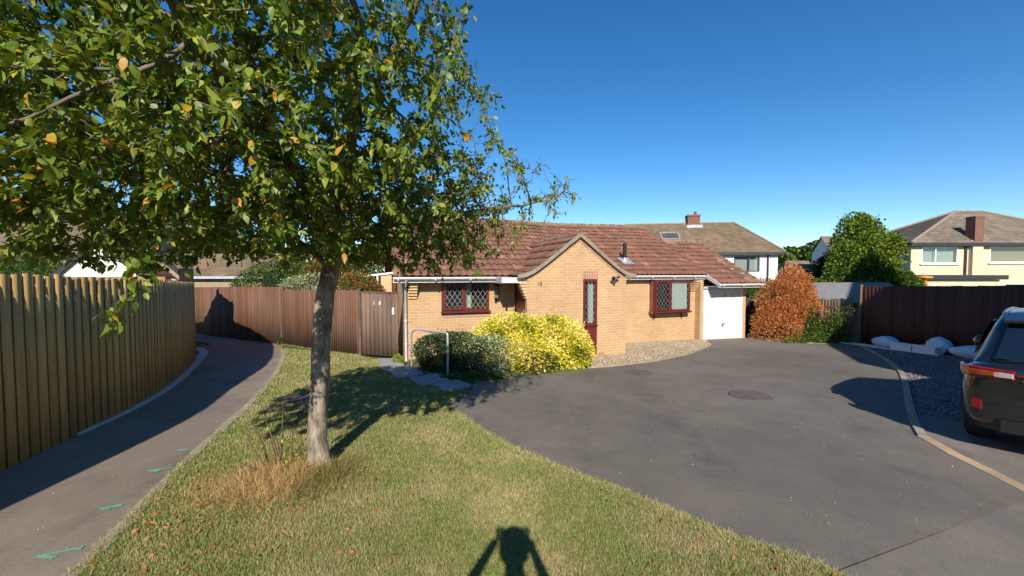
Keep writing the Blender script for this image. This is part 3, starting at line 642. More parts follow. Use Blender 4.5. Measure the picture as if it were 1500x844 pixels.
def win(ua, ub, za, zb, v, split, name='window'):
    mb = HB(); frame(mb, ua, ub, za, zb, v, v+.07, .055); mb.box(split-.035, split+.035, v+.002, v+.068, za+.055, zb-.055)
    f = mb.build(name, M['maroon'], H)
    mb = HB(); frame(mb, ua+.03, split-.02, za+.035, zb-.035, v-.03, v+.0, .055); mb.build('casement', M['maroon'], f)
    mb = HB(); mb.box(ua+.06, split-.03, v+.012, v+.018, za+.06, zb-.06); mb.box(split+.036, ub-.06, v+.024, v+.030, za+.06, zb-.06); mb.build('pane', M['glass'], f)
    mb = HB(); lattice(mb, ua+.07, split-.05, za+.08, zb-.08, v+.008); lattice(mb, split+.036, ub-.055, za+.056, zb-.056, v+.020); mb.build('lead_lattice', M['lead'], f)
    mb = HB(); mb.box(ua-.03, ub+.03, v-.06, v+.01, za-.045, za-.002); mb.build('sill', M['maroon'], f)
    return f
win(1.665, 2.953, .83, 1.635, 10.50, 2.27)
mb = HB()
# net curtain folds behind the oriel
def curtain(ua, ub, za, zb, v, amp, per, mat, par):
    n = 60; vs = []; 
    for i in range(n+1): uu = ua+(ub-ua)*i/n; vv = v+amp*math.sin(uu*per)+amp*.4*math.sin(uu*per*2.3+1); vs += [(uu, vv, za), (uu, vv+.01, zb)]
    m_ = HB(); m_.add(vs, [(2*i, 2*i+2, 2*i+3, 2*i+1) for i in range(n)], True); m_.build('curtain', mat, par)
f = win(8.98, 10.50, .53, 1.62, 11.20, 9.62)
curtain(9.80, 10.44, .58, 1.6, 11.31, .018, 60, M['net'], f); curtain(2.35, 2.5, .9, 1.6, 10.70, .02, 60, M['net'], bpy.data.objects['window'])
curtain(9.02, 9.2, .6, 1.6, 11.6, .02, 60, M['blind_tan'], f)
mb = HB()
for u_ in ((8.97, 9.03), (10.47, 10.56)):
    for k in range(11): z = .52+k*.105; mb.prism([(u_[0], 11.30, z), (u_[0], 11.45, z), (u_[0], 11.45, z+.10), (u_[0], 11.30, z+.10)], (u_[1]-u_[0], 0, 0))
mb.box(8.93, 10.58, 11.24, 11.45, .45, .51); mb.box(8.97, 10.56, 11.25, 11.45, 1.625, 1.66)
mb.build('oriel_cladding', M['brownclad'], H)
mb = HB()
for u_ in (9.12, 10.30): mb.cut().prism([(u_, 11.45, .45), (u_, 11.33, .45), (u_, 11.40, .38), (u_, 11.60, .20), (u_, 11.45, .20)], (.07, 0, 0))
mb.each('oriel_bracket', M['brownclad'], H)
# side light in the bay
mb = HB(); frame(mb, a, b_, .42, 1.68, 9.50, 9.57, .07); f = mb.build('window', M['maroon'], H)
mb = HB(); mb.box(a+.07, b_-.07, 9.53, 9.536, .49, 1.61); mb.build('pane', M['glass'], f)
mb = HB(); lattice(mb, a+.07, b_-.07, .49, 1.61, 9.526, .11, .18); mb.build('lead_lattice', M['lead'], f)
mb = HB(); mb.box(a+.0, b_, 9.51, 9.56, -.43, .418); mb.box(a+.04, b_-.04, 9.502, 9.51, -.38, .37); mb.box(a-.03, b_+.03, 9.45, 9.56, -.47, -.43); mb.box(a-.01, b_+.01, 9.47, 9.51, .40, .43); mb.build('panel', M['maroon'], f)
curtain(b_-.22, b_-.05, .45, 1.65, 9.60, .02, 70, M['net'], f)
# entrance door in the flank of the bay
mb = HB(); mb.box(3.70, 3.74, 9.63, 10.41, -.42, 1.55); f = mb.build('door', M['maroon'], H); mb = HB(); mb.box(3.66, 3.70, 9.70, 9.72, .5, .62); mb.build('handle', M['galv'], f)
# garage door
gu0, gu1, gz0, gz1, gv = 11.085, 12.955, -.60, 1.295, 11.24
mb = HB(); mb.box(gu0, gu1, gv, gv+.03, gz0, gz1)
hh = (gz1-gz0)/4
for r_ in range(4):
    for c_ in range(2):
        x0 = gu0+.05+c_*(gu1-gu0-.06)/2; x1 = x0+(gu1-gu0-.06)/2-.04; z0 = gz0+r_*hh+.045; z1 = z0+hh-.09
        mb.cbox(x0, x1, gv-.012, gv, z0, z1, .005)
        for k in range(1, 9): xx = x0+(x1-x0)*k/9; mb.box(xx-.004, xx+.004, gv-.017, gv-.012, z0+.01, z1-.02)
gd = mb.build('garage_door', M['garagedoor'], H)
mb = HB(); frame(mb, gu0-.03, gu1+.03, gz0-.05, gz1+.04, gv-.04, gv+.0, .035); mb.build('frame', M['white'], gd)
mb = HB(); cu = (gu0+gu1)/2; mb.box(cu-.02, cu+.02, gv-.03, gv-.012, gz0+hh*1.05, gz0+hh*1.05+.08); mb.tube([(cu, gv-.03, .0), (cu+.07, gv-.045, .0)], .012); mb.build('handle', M['black'], gd)
# downpipe, flue, lamps, number
mb = HB(); x, v_ = .735, 10.49; mb.tube([(x, 10.11, 1.70), (x, 10.13, 1.64), (x, v_, 1.50), (x, v_, gz(10)-.05)], .034, 10)
for z in (1.42, .6, .0): mb.tube([(x, v_, z), (x, v_, z+.05)], .041, 10)
mb.build('downpipe', M['offwhite'], H)
def onroof(px, py):                   # a point of the right roof plane seen at a pixel
    d = ray(px, py); n_ = RUV.to_3x3() @ Vector((0, -(RZ-1.785), RV-11.21)).normalized(); p0 = U(8, 11.21, 1.785); t_ = (p0-Vector((0,0,CAMZ))).dot(n_)/d.dot(n_); return Vector((0,0,CAMZ)) + d*t_
fl = onroof(915, 384); mb = MB(); mb.tube([fl+Vector((0,0,.02)), fl+Vector((0,0,.60))], .062, 14); mb.tube([fl+Vector((0,0,.56)), fl+Vector((0,0,.66))], .072, 14); f = mb.build('flue_pipe', M['black'], H)
mb = MB(); mb.tube([fl+Vector((0,0,-.05)), fl+Vector((0,0,.15))], [.14, .075], 14); mb.pre = Matrix.Translation(fl) @ RUV @ Matrix.Rotation(math.atan(.565), 4, 'X'); mb.box(-.2, .24, -.24, .22, .045, .062); mb.build('flashing', M['leadflash'], f)
mb = HB(); mb.box(3.10, 3.14, 10.30, 10.54, 1.50, 1.54); lt = mb.build('porch_lantern', M['black'], H)
mb = HB(); c = (3.12, 10.30)
for sx in (-.06, .05):
    for sy in (-.06, .05): mb.box(c[0]+sx, c[0]+sx+.012, c[1]+sy, c[1]+sy+.012, 1.28, 1.50)
mb.box(c[0]-.07, c[0]+.07, c[1]-.07, c[1]+.07, 1.265, 1.285); mb.lathe([(.10, 0), (.03, .06), (.012, .09)], (c[0], c[1], 1.50), 8, sm=False); mb.build('cage', M['black'], lt)
mb = HB(); mb.box(c[0]-.045, c[0]+.045, c[1]-.045, c[1]+.045, 1.29, 1.49); mb.build('lamp_glass', M['glass'], lt)
fx = 6.22
mb = HB(); mb.box(fx-.03, fx+.03, 9.42, 9.49, 1.66, 1.74); mb.tube([(fx, 9.44, 1.70), (fx-.05, 9.38, 1.76), (fx-.10, 9.34, 1.72)], .012); mb.tube([(fx, 9.44, 1.70), (fx+.07, 9.36, 1.74)], .012)
mb.lathe([(.02, 0), (.045, .03), (.045, .06)], (fx-.10, 9.33, 1.66), 10); mb.lathe([(.02, 0), (.04, .03), (.04, .06)], (fx+.08, 9.35, 1.70), 10); mb.lathe([(.03, 0), (.035, .05), (.01, .09)], (fx, 9.40, 1.57), 10); mb.build('wall_light', M['black'], H)
mb = HB(); mb.box(3.12, 3.19, 10.52, 10.54, 1.02, 1.13); mb.cut(); mb.box(3.44, 3.49, 10.52, 10.54, .80, .90); mb.each('letter_plate', M['black'], H)
def text(s, size, loc, rz, mat, name, parent, th=.004):
    cu = bpy.data.curves.new(name, 'FONT'); cu.body = s; cu.size = size; cu.extrude = th; cu.align_x = 'CENTER'
    o = link(bpy.data.objects.new(name, cu)); o.matrix_world = Matrix.Translation(loc) @ Matrix.Rotation(rz, 4, 'Z') @ Matrix.Rotation(R(90), 4, 'X')
    bpy.context.view_layer.update(); me = bpy.data.meshes.new_from_object(o.evaluated_get(bpy.context.evaluated_depsgraph_get()))
    V = np.array([list(o.matrix_world @ v.co) for v in me.vertices]); Fc = [tuple(p.vertices) for p in me.polygons]
    bpy.data.objects.remove(o); return mesh_obj(name, V, Fc, mat, parent)
text('18', .155, U(4.02, 9.483, 1.52), TH, M['iron'], 'house_number', H)
text('5', .14, U(12.12, 11.215, 1.00), TH, M['black'], 'numeral', gd)
# airbrick stub
mb = HB(); mb.box(5.80, 5.92, 9.43, 9.49, -.42, -.34); mb.build('drain_stub', M['soldier'], H)
# ------------------------------------------------------------------ fences
def fence_boards(line, h, bw, mat, parent, name='boards', lap=.3, zoff=.0, vee=True, th=.018, gap=0, topjit=.0, rs=3, tops=None, flip=False):
    """line: world points; boards one by one, each a little proud of the next"""
    g = np.random.default_rng(rs); L = [Vector((p[0], p[1], 0)) for p in line]; d = [0]
    for p, q in zip(L, L[1:]): d.append(d[-1] + (q-p).length)
    def at(s):
        for i in range(len(L)-1):
            if s <= d[i+1] or i == len(L)-2:
                k = (s-d[i])/(d[i+1]-d[i]); return L[i].lerp(L[i+1], k), (L[i+1]-L[i]).normalized()
    V = []; Fc = []; rn = []; s = 0; k = 0
    while s < d[-1]-.01:
        p, t = at(s); q, t2 = at(min(s+bw*(1+lap)-gap, d[-1])); tt = (q-p).normalized(); n = Vector((tt.y, -tt.x, 0))
        zb = gz(p.y)+zoff; zt = zb + h + g.normal(0, topjit) + (tops(s/d[-1]) if tops else 0); r = g.random(); b0 = len(V)
        o0 = n*(th+.012 if vee else th); o1 = n*(.010 if vee else 0)
        if flip: w0 = .014*(k % 2) + g.normal(0,.0012); o0 = n*(.026+w0); o1 = n*(.026+w0)
        a1, a2 = (p + o0, q + o1) if not flip else (p + o1, q + o0); c1, c2 = (p + o0 - n*th, q + o1 - n*(.008 if vee else th)) if not flip else (p + o1 - n*.008, q + o0 - n*.008)
        for zz in (zb, zt):
            for w_ in (a1, a2, c2, c1): V.append((w_.x, w_.y, zz))
        Fc += [(b0, b0+1, b0+5, b0+4), (b0+1, b0+2, b0+6, b0+5), (b0+2, b0+3, b0+7, b0+6), (b0+3, b0, b0+4, b0+7), (b0+4, b0+5, b0+6, b0+7), (b0, b0+3, b0+2, b0+1)]; rn += [r]*6
        s += bw; k += 1
    return mesh_obj(name, V, np.array(Fc), mat, parent, rnd=rn)
def post(parent, p, h, w_, mat, zb=None):
    mb = MB(); z = gz(p[1]) if zb is None else zb; mb.cbox(p[0]-w_/2, p[0]+w_/2, p[1]-w_/2, p[1]+w_/2, z-.2, z+h, .006); return mb.build('post', mat, parent)
# new timber fence on the left: front side (towards the path) is on its right
fl_line = smoothline([(-4.05, -4), (-4.2, -1), (-4.6, 2.2), G(0,690), G(105,640), G(200,594), G(255,558), G(285,527), (-9.85, 12.0), (-11.3, 12.9), (-13.4, 13.9)], 8)
T = thing('timber_fence', (-5.2, 4.2, gz(4.2)), 'tall new yellowish timber fence curving along the footpath', 'fence')
fence_boards(fl_line, 2.0, .072, M['newfence'], T, lap=.55, zoff=.0, th=.016, topjit=.010, rs=4, flip=True)
for i in range(4, len(fl_line), 9):
    p, q = fl_line[i-1], fl_line[i]; t_ = (q-p).normalized(); n = Vector((t_.y, -t_.x, 0)); c = q - n*.09; post(T, c, 1.95, .09, M['newfence'])
for z in (.3, 1.0, 1.7):
    mb = MB()
    for p, q in zip(fl_line, fl_line[1:]):
        t_ = (q-p).normalized(); n = Vector((t_.y, -t_.x, 0)); P = [p-n*.045, q-n*.045, q-n*.005, p-n*.005]; mb.prism([(w_.x, w_.y, gz(w_.y)+z) for w_ in P], (0, 0, .08))
    mb.build('rail', M['newfence'], T)
# reddish brown fence at the back
bf = [(-18.5, 19.2), (-12.6, 16.05), (-7.62, 13.15)]; T = thing('brown_fence', (-9, 13.9, gz(13.9)), 'red brown stained closeboard fence behind the footpath bend', 'fence')
fence_boards(bf, 1.92, .10, M['oldfence'], T, zoff=0, rs=5)
T = thing('brown_fence', (-6, 12.05, gz(12)), 'darker brown closeboard fence between the path bend and the gate', 'fence')
fence_boards([(-7.58, 13.12), (-5.9, 11.95), (-4.24, 10.93)], 1.80, .105, M['oldfence'], T, zoff=.02, rs=6, topjit=.004)
post(T, (-7.60, 13.18), 1.86, .10, M['oldfence']); post(T, (-5.9, 12.05), 1.8, .09, M['oldfence']); post(T, (-4.22, 10.98), 1.86, .10, M['gate'])
# gate
g0, g1 = Vector((-4.13, 10.90, 0)), Vector((-3.02, 10.48, 0)); T = thing('garden_gate', (g0.x, g0.y, gz(10.9)), 'weathered timber garden gate with gaps between its pales, white number 18', 'gate')
fence_boards([g0, g1], 1.72, .139, M['gate'], T, name='pales', lap=-.13, vee=False, th=.02, zoff=.05, topjit=.006, rs=8)
t_ = (g1-g0).normalized(); n = Vector((t_.y, -t_.x, 0)); mb = MB()
for z in (.25, .95, 1.58): mb.cut().prism([(w_.x, w_.y, gz(10.7)+z) for w_ in (g0-n*.04, g1-n*.04, g1-n*.004, g0-n*.004)], (0, 0, .09))
mb.cut().prism([(w_.x, w_.y, gz(10.7)+1.74) for w_ in (g0-n*.03, g1-n*.03, g1+n*.03, g0+n*.03)], (0, 0, .035)); mb.each('rail', M['gate'], T)
ga = math.atan2(t_.y, t_.x); c = g0.lerp(g1, .42) + n*.028; text('1', .15, Vector((g0.lerp(g1, .37).x, c.y+.006, gz(10.7)+1.42)) + n*.0, ga, M['white'], 'numeral', T); text('8', .15, Vector((g0.lerp(g1, .53).x, g0.lerp(g1, .53).y-.034, gz(10.7)+1.42)), ga, M['white'], 'numeral', T)
mb = MB(); c = g0.lerp(g1, .90) + n*.03; mb.pre = Matrix.Translation(c) @ Matrix.Rotation(ga, 4, 'Z'); mb.cbox(-.03, .03, -.02, .02, gz(10.7)+1.18, gz(10.7)+1.36, .006); mb.build('latch_plate', M['white'], T)
# right side fences
rf_line = [(11.72, 13.30), (12.35, 10.7), (12.95, 8.2), (13.6, 5.2), (14.2, 2.5)]
T = thing('dark_fence', (12.35, 10.7, gz(10.7)), 'tall dark brown closeboard fence behind the black car', 'fence')
fence_boards(list(reversed(rf_line)), 1.93, .11, M['darkfence'], T, rs=9, topjit=.004)   # front faces -x
for p in rf_line[1:]: post(T, (p[0]+.08, p[1]), 1.9, .09, M['darkfence'])
T.children[0]
mb = MB(); mb.cbox(11.66, 11.76, 13.30, 13.40, -.8, 1.45, .01); mb.build('post', M['greyfence'], T)
T = thing('picket_fence', (11.8, 14.6, gz(14.6)), 'old grey timber paling fence in front of the felt roofed shed', 'fence')
fence_boards([(10.6, 15.7), (11.25, 15.2), (11.80, 13.75)], 1.50, .10, M['greyfence'], T, lap=-.25, vee=False, topjit=.03, rs=10)
mb = MB()
for z in (.3, 1.2): mb.cut().prism([(10.6, 15.72, -.62+z), (11.25, 15.24, -.62+z), (11.84, 13.75, -.6+z), (11.80, 13.72, -.6+z), (11.22, 15.2, -.62+z)], (0, 0, .07))
mb.each('rail', M['greyfence'], T)
T = thing('side_fence', (9.4, 16.0, -.62), 'dark timber fence between the garage and the dead conifer', 'fence')
fence_boards([(8.6, 16.3), (9.6, 16.5), (10.7, 16.5)], 1.35, .10, M['darkfence'], T, rs=11); post(T, (9.45, 16.6), 1.45, .1, M['darkfence'])
# shed
T = thing('garden_shed', (13.6, 16.2, -.62), 'timber shed with pitched grey felt roof behind the palings', 'shed')
mb = MB()
mb.panel(11.9, 15.4, -.7, .75, 15.3, .05); mb.box(11.9, 11.95, 15.35, 17.5, -.7, .75); mb.box(15.35, 15.4, 15.35, 17.5, -.7, .75); mb.box(11.9, 15.4, 17.5, 17.55, -.7, .75); mb.build('wall', M['greyfence'], T)
mb = MB(); mb.prism([(11.7, 15.1, .70), (11.7, 16.5, 1.42), (11.7, 17.9, .70), (11.7, 17.9, .74), (11.7, 16.5, 1.46), (11.7, 15.1, .74)], (3.9, 0, 0)); mb.build('roof', M['felt'], T)
# ------------------------------------------------------------------ neighbouring houses
def hip_roof(parent, x0, x1, y0, y1, ze, zr, ra, rb, mat, name='roof', tw=.33, pre=None, ov=.35):
    """four slopes; ridge from ra to rb (x,y)"""
    pre = pre or Matrix.Identity(4); X0, X1, Y0, Y1 = x0-ov, x1+ov, y0-ov, y1+ov
    A, B_, C_, D_ = (X0,Y0,ze), (X1,Y0,ze), (X1,Y1,ze), (X0,Y1,ze); Ra, Rb = (*ra, zr), (*rb, zr)
    V = []; Fc = []; rn = []; g = np.random.default_rng(int(x0*10) % 97)
    for a, b_, c, d in ((A, B_, Rb, Ra), (B_, C_, Rb, Rb), (C_, D_, Ra, Rb), (D_, A, Ra, Ra)):
        a, b_, c, d = map(Vector, (a, b_, c, d)); nrm = (b_-a).cross(d-a).normalized(); H_ = ((d+c)/2-(a+b_)/2).length; nr = max(3, int(H_/.34)); 
        for r_ in range(nr):
            k0, k1 = r_/nr, (r_+1)/nr; p, q, r2, s2 = a.lerp(d, k0), b_.lerp(c, k0), b_.lerp(c, k1), a.lerp(d, k1); nc = max(1, int((q-p).length/tw))
            for i in range(nc):
                e0, e1 = i/nc, (i+1)/nc; b0 = len(V); h0 = .028+g.normal(0, .004)
                V += [pre @ (p.lerp(q, e0)+nrm*h0), pre @ (p.lerp(q, e1)+nrm*h0), pre @ s2.lerp(r2, e1), pre @ s2.lerp(r2, e0), pre @ (p.lerp(q, e0)-nrm*.01), pre @ (p.lerp(q, e1)-nrm*.01)]
                v_ = g.random(); Fc += [(b0, b0+1, b0+2, b0+3), (b0+4, b0+5, b0+1, b0)]; rn += [v_, v_]
    o = mesh_obj(name, [tuple(v) for v in V], np.array(Fc), mat, parent, rnd=rn)
    m_ = MB(pre)
    for p, q in ((A, Ra), (B_, Rb), (C_, Rb), (D_, Ra), (Ra, Rb)):
        if (Vector(p)-Vector(q)).length > .2: m_.tube([Vector(p)+Vector((0,0,.04)), Vector(q)+Vector((0,0,.04))], .09, 6)
    m_.build('ridge_tiles', M['mortar'], o)
    m_ = MB(pre); m_.box(X0+.05, X1-.05, Y0+.02, Y0+.08, ze-.20, ze-.02); m_.box(X0+.02, X0+.08, Y0+.1, Y1-.1, ze-.2, ze-.02); m_.box(X1-.08, X1-.02, Y0+.1, Y1-.1, ze-.2, ze-.02); m_.build('fascia', M['darktrim'], parent)
    m_ = MB(pre); m_.box(X0+.09, X1-.09, Y0+.09, Y1-.09, ze-.06, ze-.04); m_.build('soffit', M['darktrim'], parent)
    return o
def shell(parent, x0, x1, y0, y1, z0, z1, holes, mat, pre=None):
    m_ = MB(pre); m_.panel(x0, x1, z0, z1, y0, .2, holes); m_.box(x0, x0+.2, y0+.2, y1, z0, z1); m_.box(x1-.2, x1, y0+.2, y1, z0, z1); m_.box(x0, x1, y1, y1+.2, z0, z1); m_.build('wall', mat, parent)
def hwin(parent, x0, x1, z0, z1, y, fm, blind_or_dark, mull=(), pre=None, sill=True):
    m_ = MB(pre); frame(m_, x0, x1, z0, z1, y-.02, y+.06, .07)
    for q in mull: m_.box(q-.04, q+.04, y-.015, y+.055, z0+.07, z1-.07)
    f = m_.build('window', fm, parent); m_ = MB(pre); m_.box(x0+.06, x1-.06, y+.02, y+.025, z0+.06, z1-.06); m_.build('pane', M['glass'], f)
    m_ = MB(pre); n_ = 48; vs = []
    for i in range(n_+1): xx = x0+(x1-x0)*i/n_; vs += [(xx, y+.17+.03*(i % 2), z0), (xx, y+.17+.03*(i % 2), z1)]
    m_.add(vs, [(2*i, 2*i+2, 2*i+3, 2*i+1) for i in range(n_)]); m_.build('blind', blind_or_dark, f)  # in the dark material this sheet is painted room shade, not a blind
    if sill: m_ = MB(pre); m_.box(x0-.1, x1+.1, y-.10, y-.02, z0-.10, z0-.01); m_.build('sill', M['white'], f)
# cream house on the right
T = thing('cream_house', (34, 30, -1.3), 'two storey cream rendered house with brown hipped roof and tall brick chimney', 'house')
hb = [(27.7, 30.15, 2.5, 3.62), (32.3, 36.2, 2.55, 3.65), (33.4, 37.5, -.2, 1.15)]
shell(T, 27, 41.5, 27, 32.6, -1.6, 3.72, hb, M['cream'])
hip_roof(T, 27, 41.5, 27, 32.6, 3.86, 6.42, (33.2, 30.0), (35.2, 30.0), M['greytile'])
hwin(T, *hb[0], 27, M['white'], M['blind'], (28.65,)); hwin(T, *hb[1], 27, M['white'], M['blind_tan']); hwin(T, *hb[2], 27, M['white'], M['dark'], (35.2,))
mb = MB(); mb.box(30.95, 31.55, 26.72, 27.3, 3.72, 5.65); mb.box(30.92, 31.58, 26.70, 27.33, 5.52, 5.60); f = mb.build('chimney', M['redbrick'], T)
mb = MB(); mb.box(30.9, 31.6, 26.75, 26.99, -1.5, 3.72); mb.build('chimney_breast', M['cream'], T)
mb = MB(); mb.box(30.80, 31.70, 26.8, 27.5, 3.90, 4.06); mb.build('flashing', M['leadflash'], f)
mb = MB(); mb.tube([(30.62, 26.9, 3.7), (30.62, 26.9, -1)], .05); mb.build('downpipe', M['darktrim'], T)
mb = MB(); mb.box(36.9, 37.4, 26.96, 27, 2.05, 2.2); mb.build('vent_grille', M['darktrim'], T)
mb = MB(); mb.panel(24.7, 29.4, -1.5, 1.45, 24, .15); mb.box(24.7, 24.85, 24.15, 27, -1.5, 1.45); mb.box(29.25, 29.4, 24.15, 27, -1.5, 1.45); f = mb.build('extension', M['cream'], T)
mb = MB(); mb.box(24.5, 29.7, 23.8, 27.1, 1.46, 1.72); mb.build('flat_roof', M['darktrim'], f)
# white house behind the bungalow
PR = Matrix.Translation((20.0, 30, 0)) @ Matrix.Rotation(R(-10), 4, 'Z') @ Matrix.Translation((-20.0, -30, 0))
T = thing('white_house', (15, 31, -1.3), 'two storey white rendered house with mottled brown hipped roof behind the garage', 'house', rz=R(-10))
hb = [(16.95, 18.75, 1.95, 3.1), (12.5, 14.9, 2.1, 3.2)]
shell(T, 5.5, 20.0, 30, 38, -1.6, 3.3, hb, M['whiterender'], PR)
wr = hip_roof(T, 5.5, 20.0, 30, 38, 3.42, 6.15, (9.3, 34.2), (18.3, 34.2), M['oldtile'], pre=PR)
hwin(T, *hb[0], 30, M['darktrim'], M['net'], (18.0,), PR, False); hwin(T, *hb[1], 30, M['darktrim'], M['dark'], (), PR, False)
mb = MB(PR); mb.box(14.5, 15.5, 33.8, 34.7, 5.8, 6.9); mb.box(14.45, 15.55, 33.75, 34.75, 6.75, 6.83); mb.tube([(15.2, 34.2, 6.9), (15.2, 34.2, 7.2)], .12, 8); f = mb.build('chimney', M['redbrick'], T)
mb = MB(PR); mb.box(14.35, 15.65, 33.5, 34.9, 5.68, 5.98); mb.build('flashing', M['leadflash'], f)
mb = MB(PR); mb.tube([(19.3, 29.9, 3.3), (19.3, 29.9, .2)], .05); mb.build('downpipe', M['darktrim'], T)
mb = MB(PR); mb.box(12, 20.2, 28.6, 30, .85, 1.15); mb.build('lean_to_roof', M['darktrim'], T)
PI_ = PR.inverted(); o_ = PI_ @ Vector((0,0,CAMZ)); d_ = (PI_.to_3x3() @ ray(981, 347)); n_ = Vector((0, -2.73, 4.55)).normalized(); tt_ = (Vector((10, 29.65, 3.42))-o_).dot(n_)/d_.dot(n_); hit = o_+d_*tt_
pr2 = PR @ Matrix.Translation(hit) @ Matrix.Rotation(math.atan2(2.73, 4.55), 4, 'X')
mb = MB(pr2); frame(mb, -.7, .7, -.55, .65, 0, .1, .09) if False else None
for a_ in ((-.75, .75, -.6, -.5), (-.75, .75, .6, .7), (-.75, -.65, -.5, .6), (.65, .75, -.5, .6)): mb.box(*a_, .0, .12)
f = mb.build('rooflight', M['leadflash'], T); mb = MB(pr2); mb.box(-.65, .65, -.5, .6, .02, .07); mb.build('pane', M['glass'], f)
def gable_house(name, label, x0, x1, y0, y1, z0, ze, zr, ridge_x, wall, roof, rz=0, chim=None, wins=(), fm='white', ov=.25):
    c = Vector(((x0+x1)/2, (y0+y1)/2, z0)); pre = Matrix.Translation(c) @ Matrix.Rotation(rz, 4, 'Z') @ Matrix.Translation(-c)
    T = thing(name, c, label, 'house', rz=rz)
    shell(T, x0, x1, y0, y1, z0, ze, wins, M[wall], pre); m_ = MB(pre)
    if ridge_x:      # ridge along x
        ym = (y0+y1)/2
        for x in (x0+.02, x1-.17): m_.cut().prism([(x, y0, ze), (x, ym, zr-.08), (x, y1, ze)], (.15, 0, 0))
        A, B_, C_, D_ = Vector((x0-ov, y0-ov, ze-.05)), Vector((x1+ov, y0-ov, ze-.05)), Vector((x1+ov, ym, zr)), Vector((x0-ov, ym, zr)); E_, F_ = Vector((x0-ov, y1+ov, ze-.05)), Vector((x1+ov, y1+ov, ze-.05)); sl = ((A, B_, C_, D_), (F_, E_, D_, C_))
    else:
        xm = (x0+x1)/2
        for y in (y0+.02, y1-.17): m_.cut().prism([(x0, y, ze), (x1, y, ze), (xm, y, zr-.08)], (0, .15, 0))
        A, B_, C_, D_ = Vector((x0-ov, y1+ov, ze-.05)), Vector((x0-ov, y0-ov, ze-.05)), Vector((xm, y0-ov, zr)), Vector((xm, y1+ov, zr)); E_, F_ = Vector((x1+ov, y0-ov, ze-.05)), Vector((x1+ov, y1+ov, ze-.05)); sl = ((A, B_, C_, D_), (E_, F_, D_, C_))
    m_.each('gable', M[wall], T); V = []; Fc = []; rn = []; g = np.random.default_rng(5)
    for a, b_, c_, d in sl:
        nrm = (b_-a).cross(d-a).normalized(); nr = max(3, int((d-a).length/.34)); nc = max(2, int((b_-a).length/.33))
        for r_ in range(nr):
            for i in range(nc):
                k0, k1, e0, e1 = r_/nr, (r_+1)/nr, i/nc, (i+1)/nc; f_ = lambda e, k: a.lerp(b_, e).lerp(d.lerp(c_, e), k); b0 = len(V); h0 = .03+g.normal(0, .004)
                V += [pre @ (f_(e0,k0)+nrm*h0), pre @ (f_(e1,k0)+nrm*h0), pre @ f_(e1,k1), pre @ f_(e0,k1), pre @ (f_(e0,k0)-nrm*.01), pre @ (f_(e1,k0)-nrm*.01)]; v_ = g.random(); Fc += [(b0,b0+1,b0+2,b0+3), (b0+4,b0+5,b0+1,b0)]; rn += [v_]*2
    mesh_obj('roof', [tuple(v) for v in V], np.array(Fc), M[roof], T, rnd=rn)
    m_ = MB(pre)
    if ridge_x: m_.tube([D_+Vector((0,0,.02)), C_+Vector((0,0,.02))], .1, 8)
    else: m_.tube([C_+Vector((0,0,.02)), D_+Vector((0,0,.02))], .1, 8)
    m_.build('ridge', M['ridge'], T)
    m_ = MB(pre)
    if ridge_x: m_.box(x0-ov, x1+ov, y0-ov-.03, y0-ov+.03, ze-.2, ze-.07)
    else:
        for s0, s1 in ((B_, C_), (E_, C_)): m_.prism([s0-Vector((0,.03,.16)), C_-Vector((0,.03,.16)), C_-Vector((0,.03,0)), s0-Vector((0,.03,0))], (0, .05, 0))
    m_.build('bargeboard', M[fm], T)
    for wd in wins: hwin(T, *wd, y0, M['white'], M['dark'], (), pre)
    if chim: m_ = MB(pre); m_.box(*chim); m_.build('chimney', M['redbrick'], T)
    return T
gable_house('garage_building', 'small garage with white painted gable and brown tiles behind the timber fence', -13.4, -10.0, 11.3, 12.1, -.5, 1.5, 2.85, False, 'whiterender', 'tile', fm='darktrim', ov=.04)  # white gable is seen; depth, ridge and eaves invented to shade the brown fence
gable_house('small_shed', 'small dark roofed timber shed hidden behind the timber fence bend', -12.3, -10.33, 12.35, 12.72, -.5, 2.0, 2.78, False, 'tanrender', 'oldtile', fm='darktrim', ov=.02)  # added shed, its peak throws the shadow on the brown fence
gable_house('tan_bungalow', 'tan walled bungalow with brown roof beyond the fence on the far left', -33, -23.2, 22, 29, -1, 2.9, 4.9, True, 'tanrender', 'oldtile', fm='darktrim', wins=[(-29.8, -26.3, 1.9, 2.8)])
gable_house('rear_bungalow', 'brown roofed bungalow behind the brown fence, mostly hidden by the tree', -19.5, -13.2, 21, 27, -1, 1.75, 2.9, True, 'tanrender', 'oldtile', fm='grey_soffit')
gable_house('far_house', 'small distant house with steep grey gable beside the big green shrub', 52, 58.5, 65, 69, -3, 5.4, 7.9, True, 'whiterender', 'greytile')
gable_house('far_house', 'tiny distant house with brick chimney above the dead conifer', 51.0, 55.2, 72, 77, -3, 1.9, 4.0, True, 'whiterender', 'greytile', chim=(50.0, 50.7, 73, 73.7, 1, 4.1))
gable_house('street_house', 'large gabled brick house standing behind the photographer', 8.9, 24.0, -9, 2.4, -.4, 4.35, 13.2, False, 'redbrick', 'greytile')  # unseen house inferred from its shadow, roof raised to spread that shade
# pale timber panel behind the left fence
T = thing('pale_timber_panel', (-11, 10.2, -.4), 'pale orange timber boards just above the left fence', 'fence panel')
mb = MB()
for i in range(8): mb.box(-12.3, -8.9, 10.2+.012*(i % 2), 10.23+.012*(i % 2), -.4+i*.27, -.4+i*.27+.262)
mb.build('boards', M['palefence'], T); post(T, (-12.3, 10.3), 2.1, .09, M['palefence'])
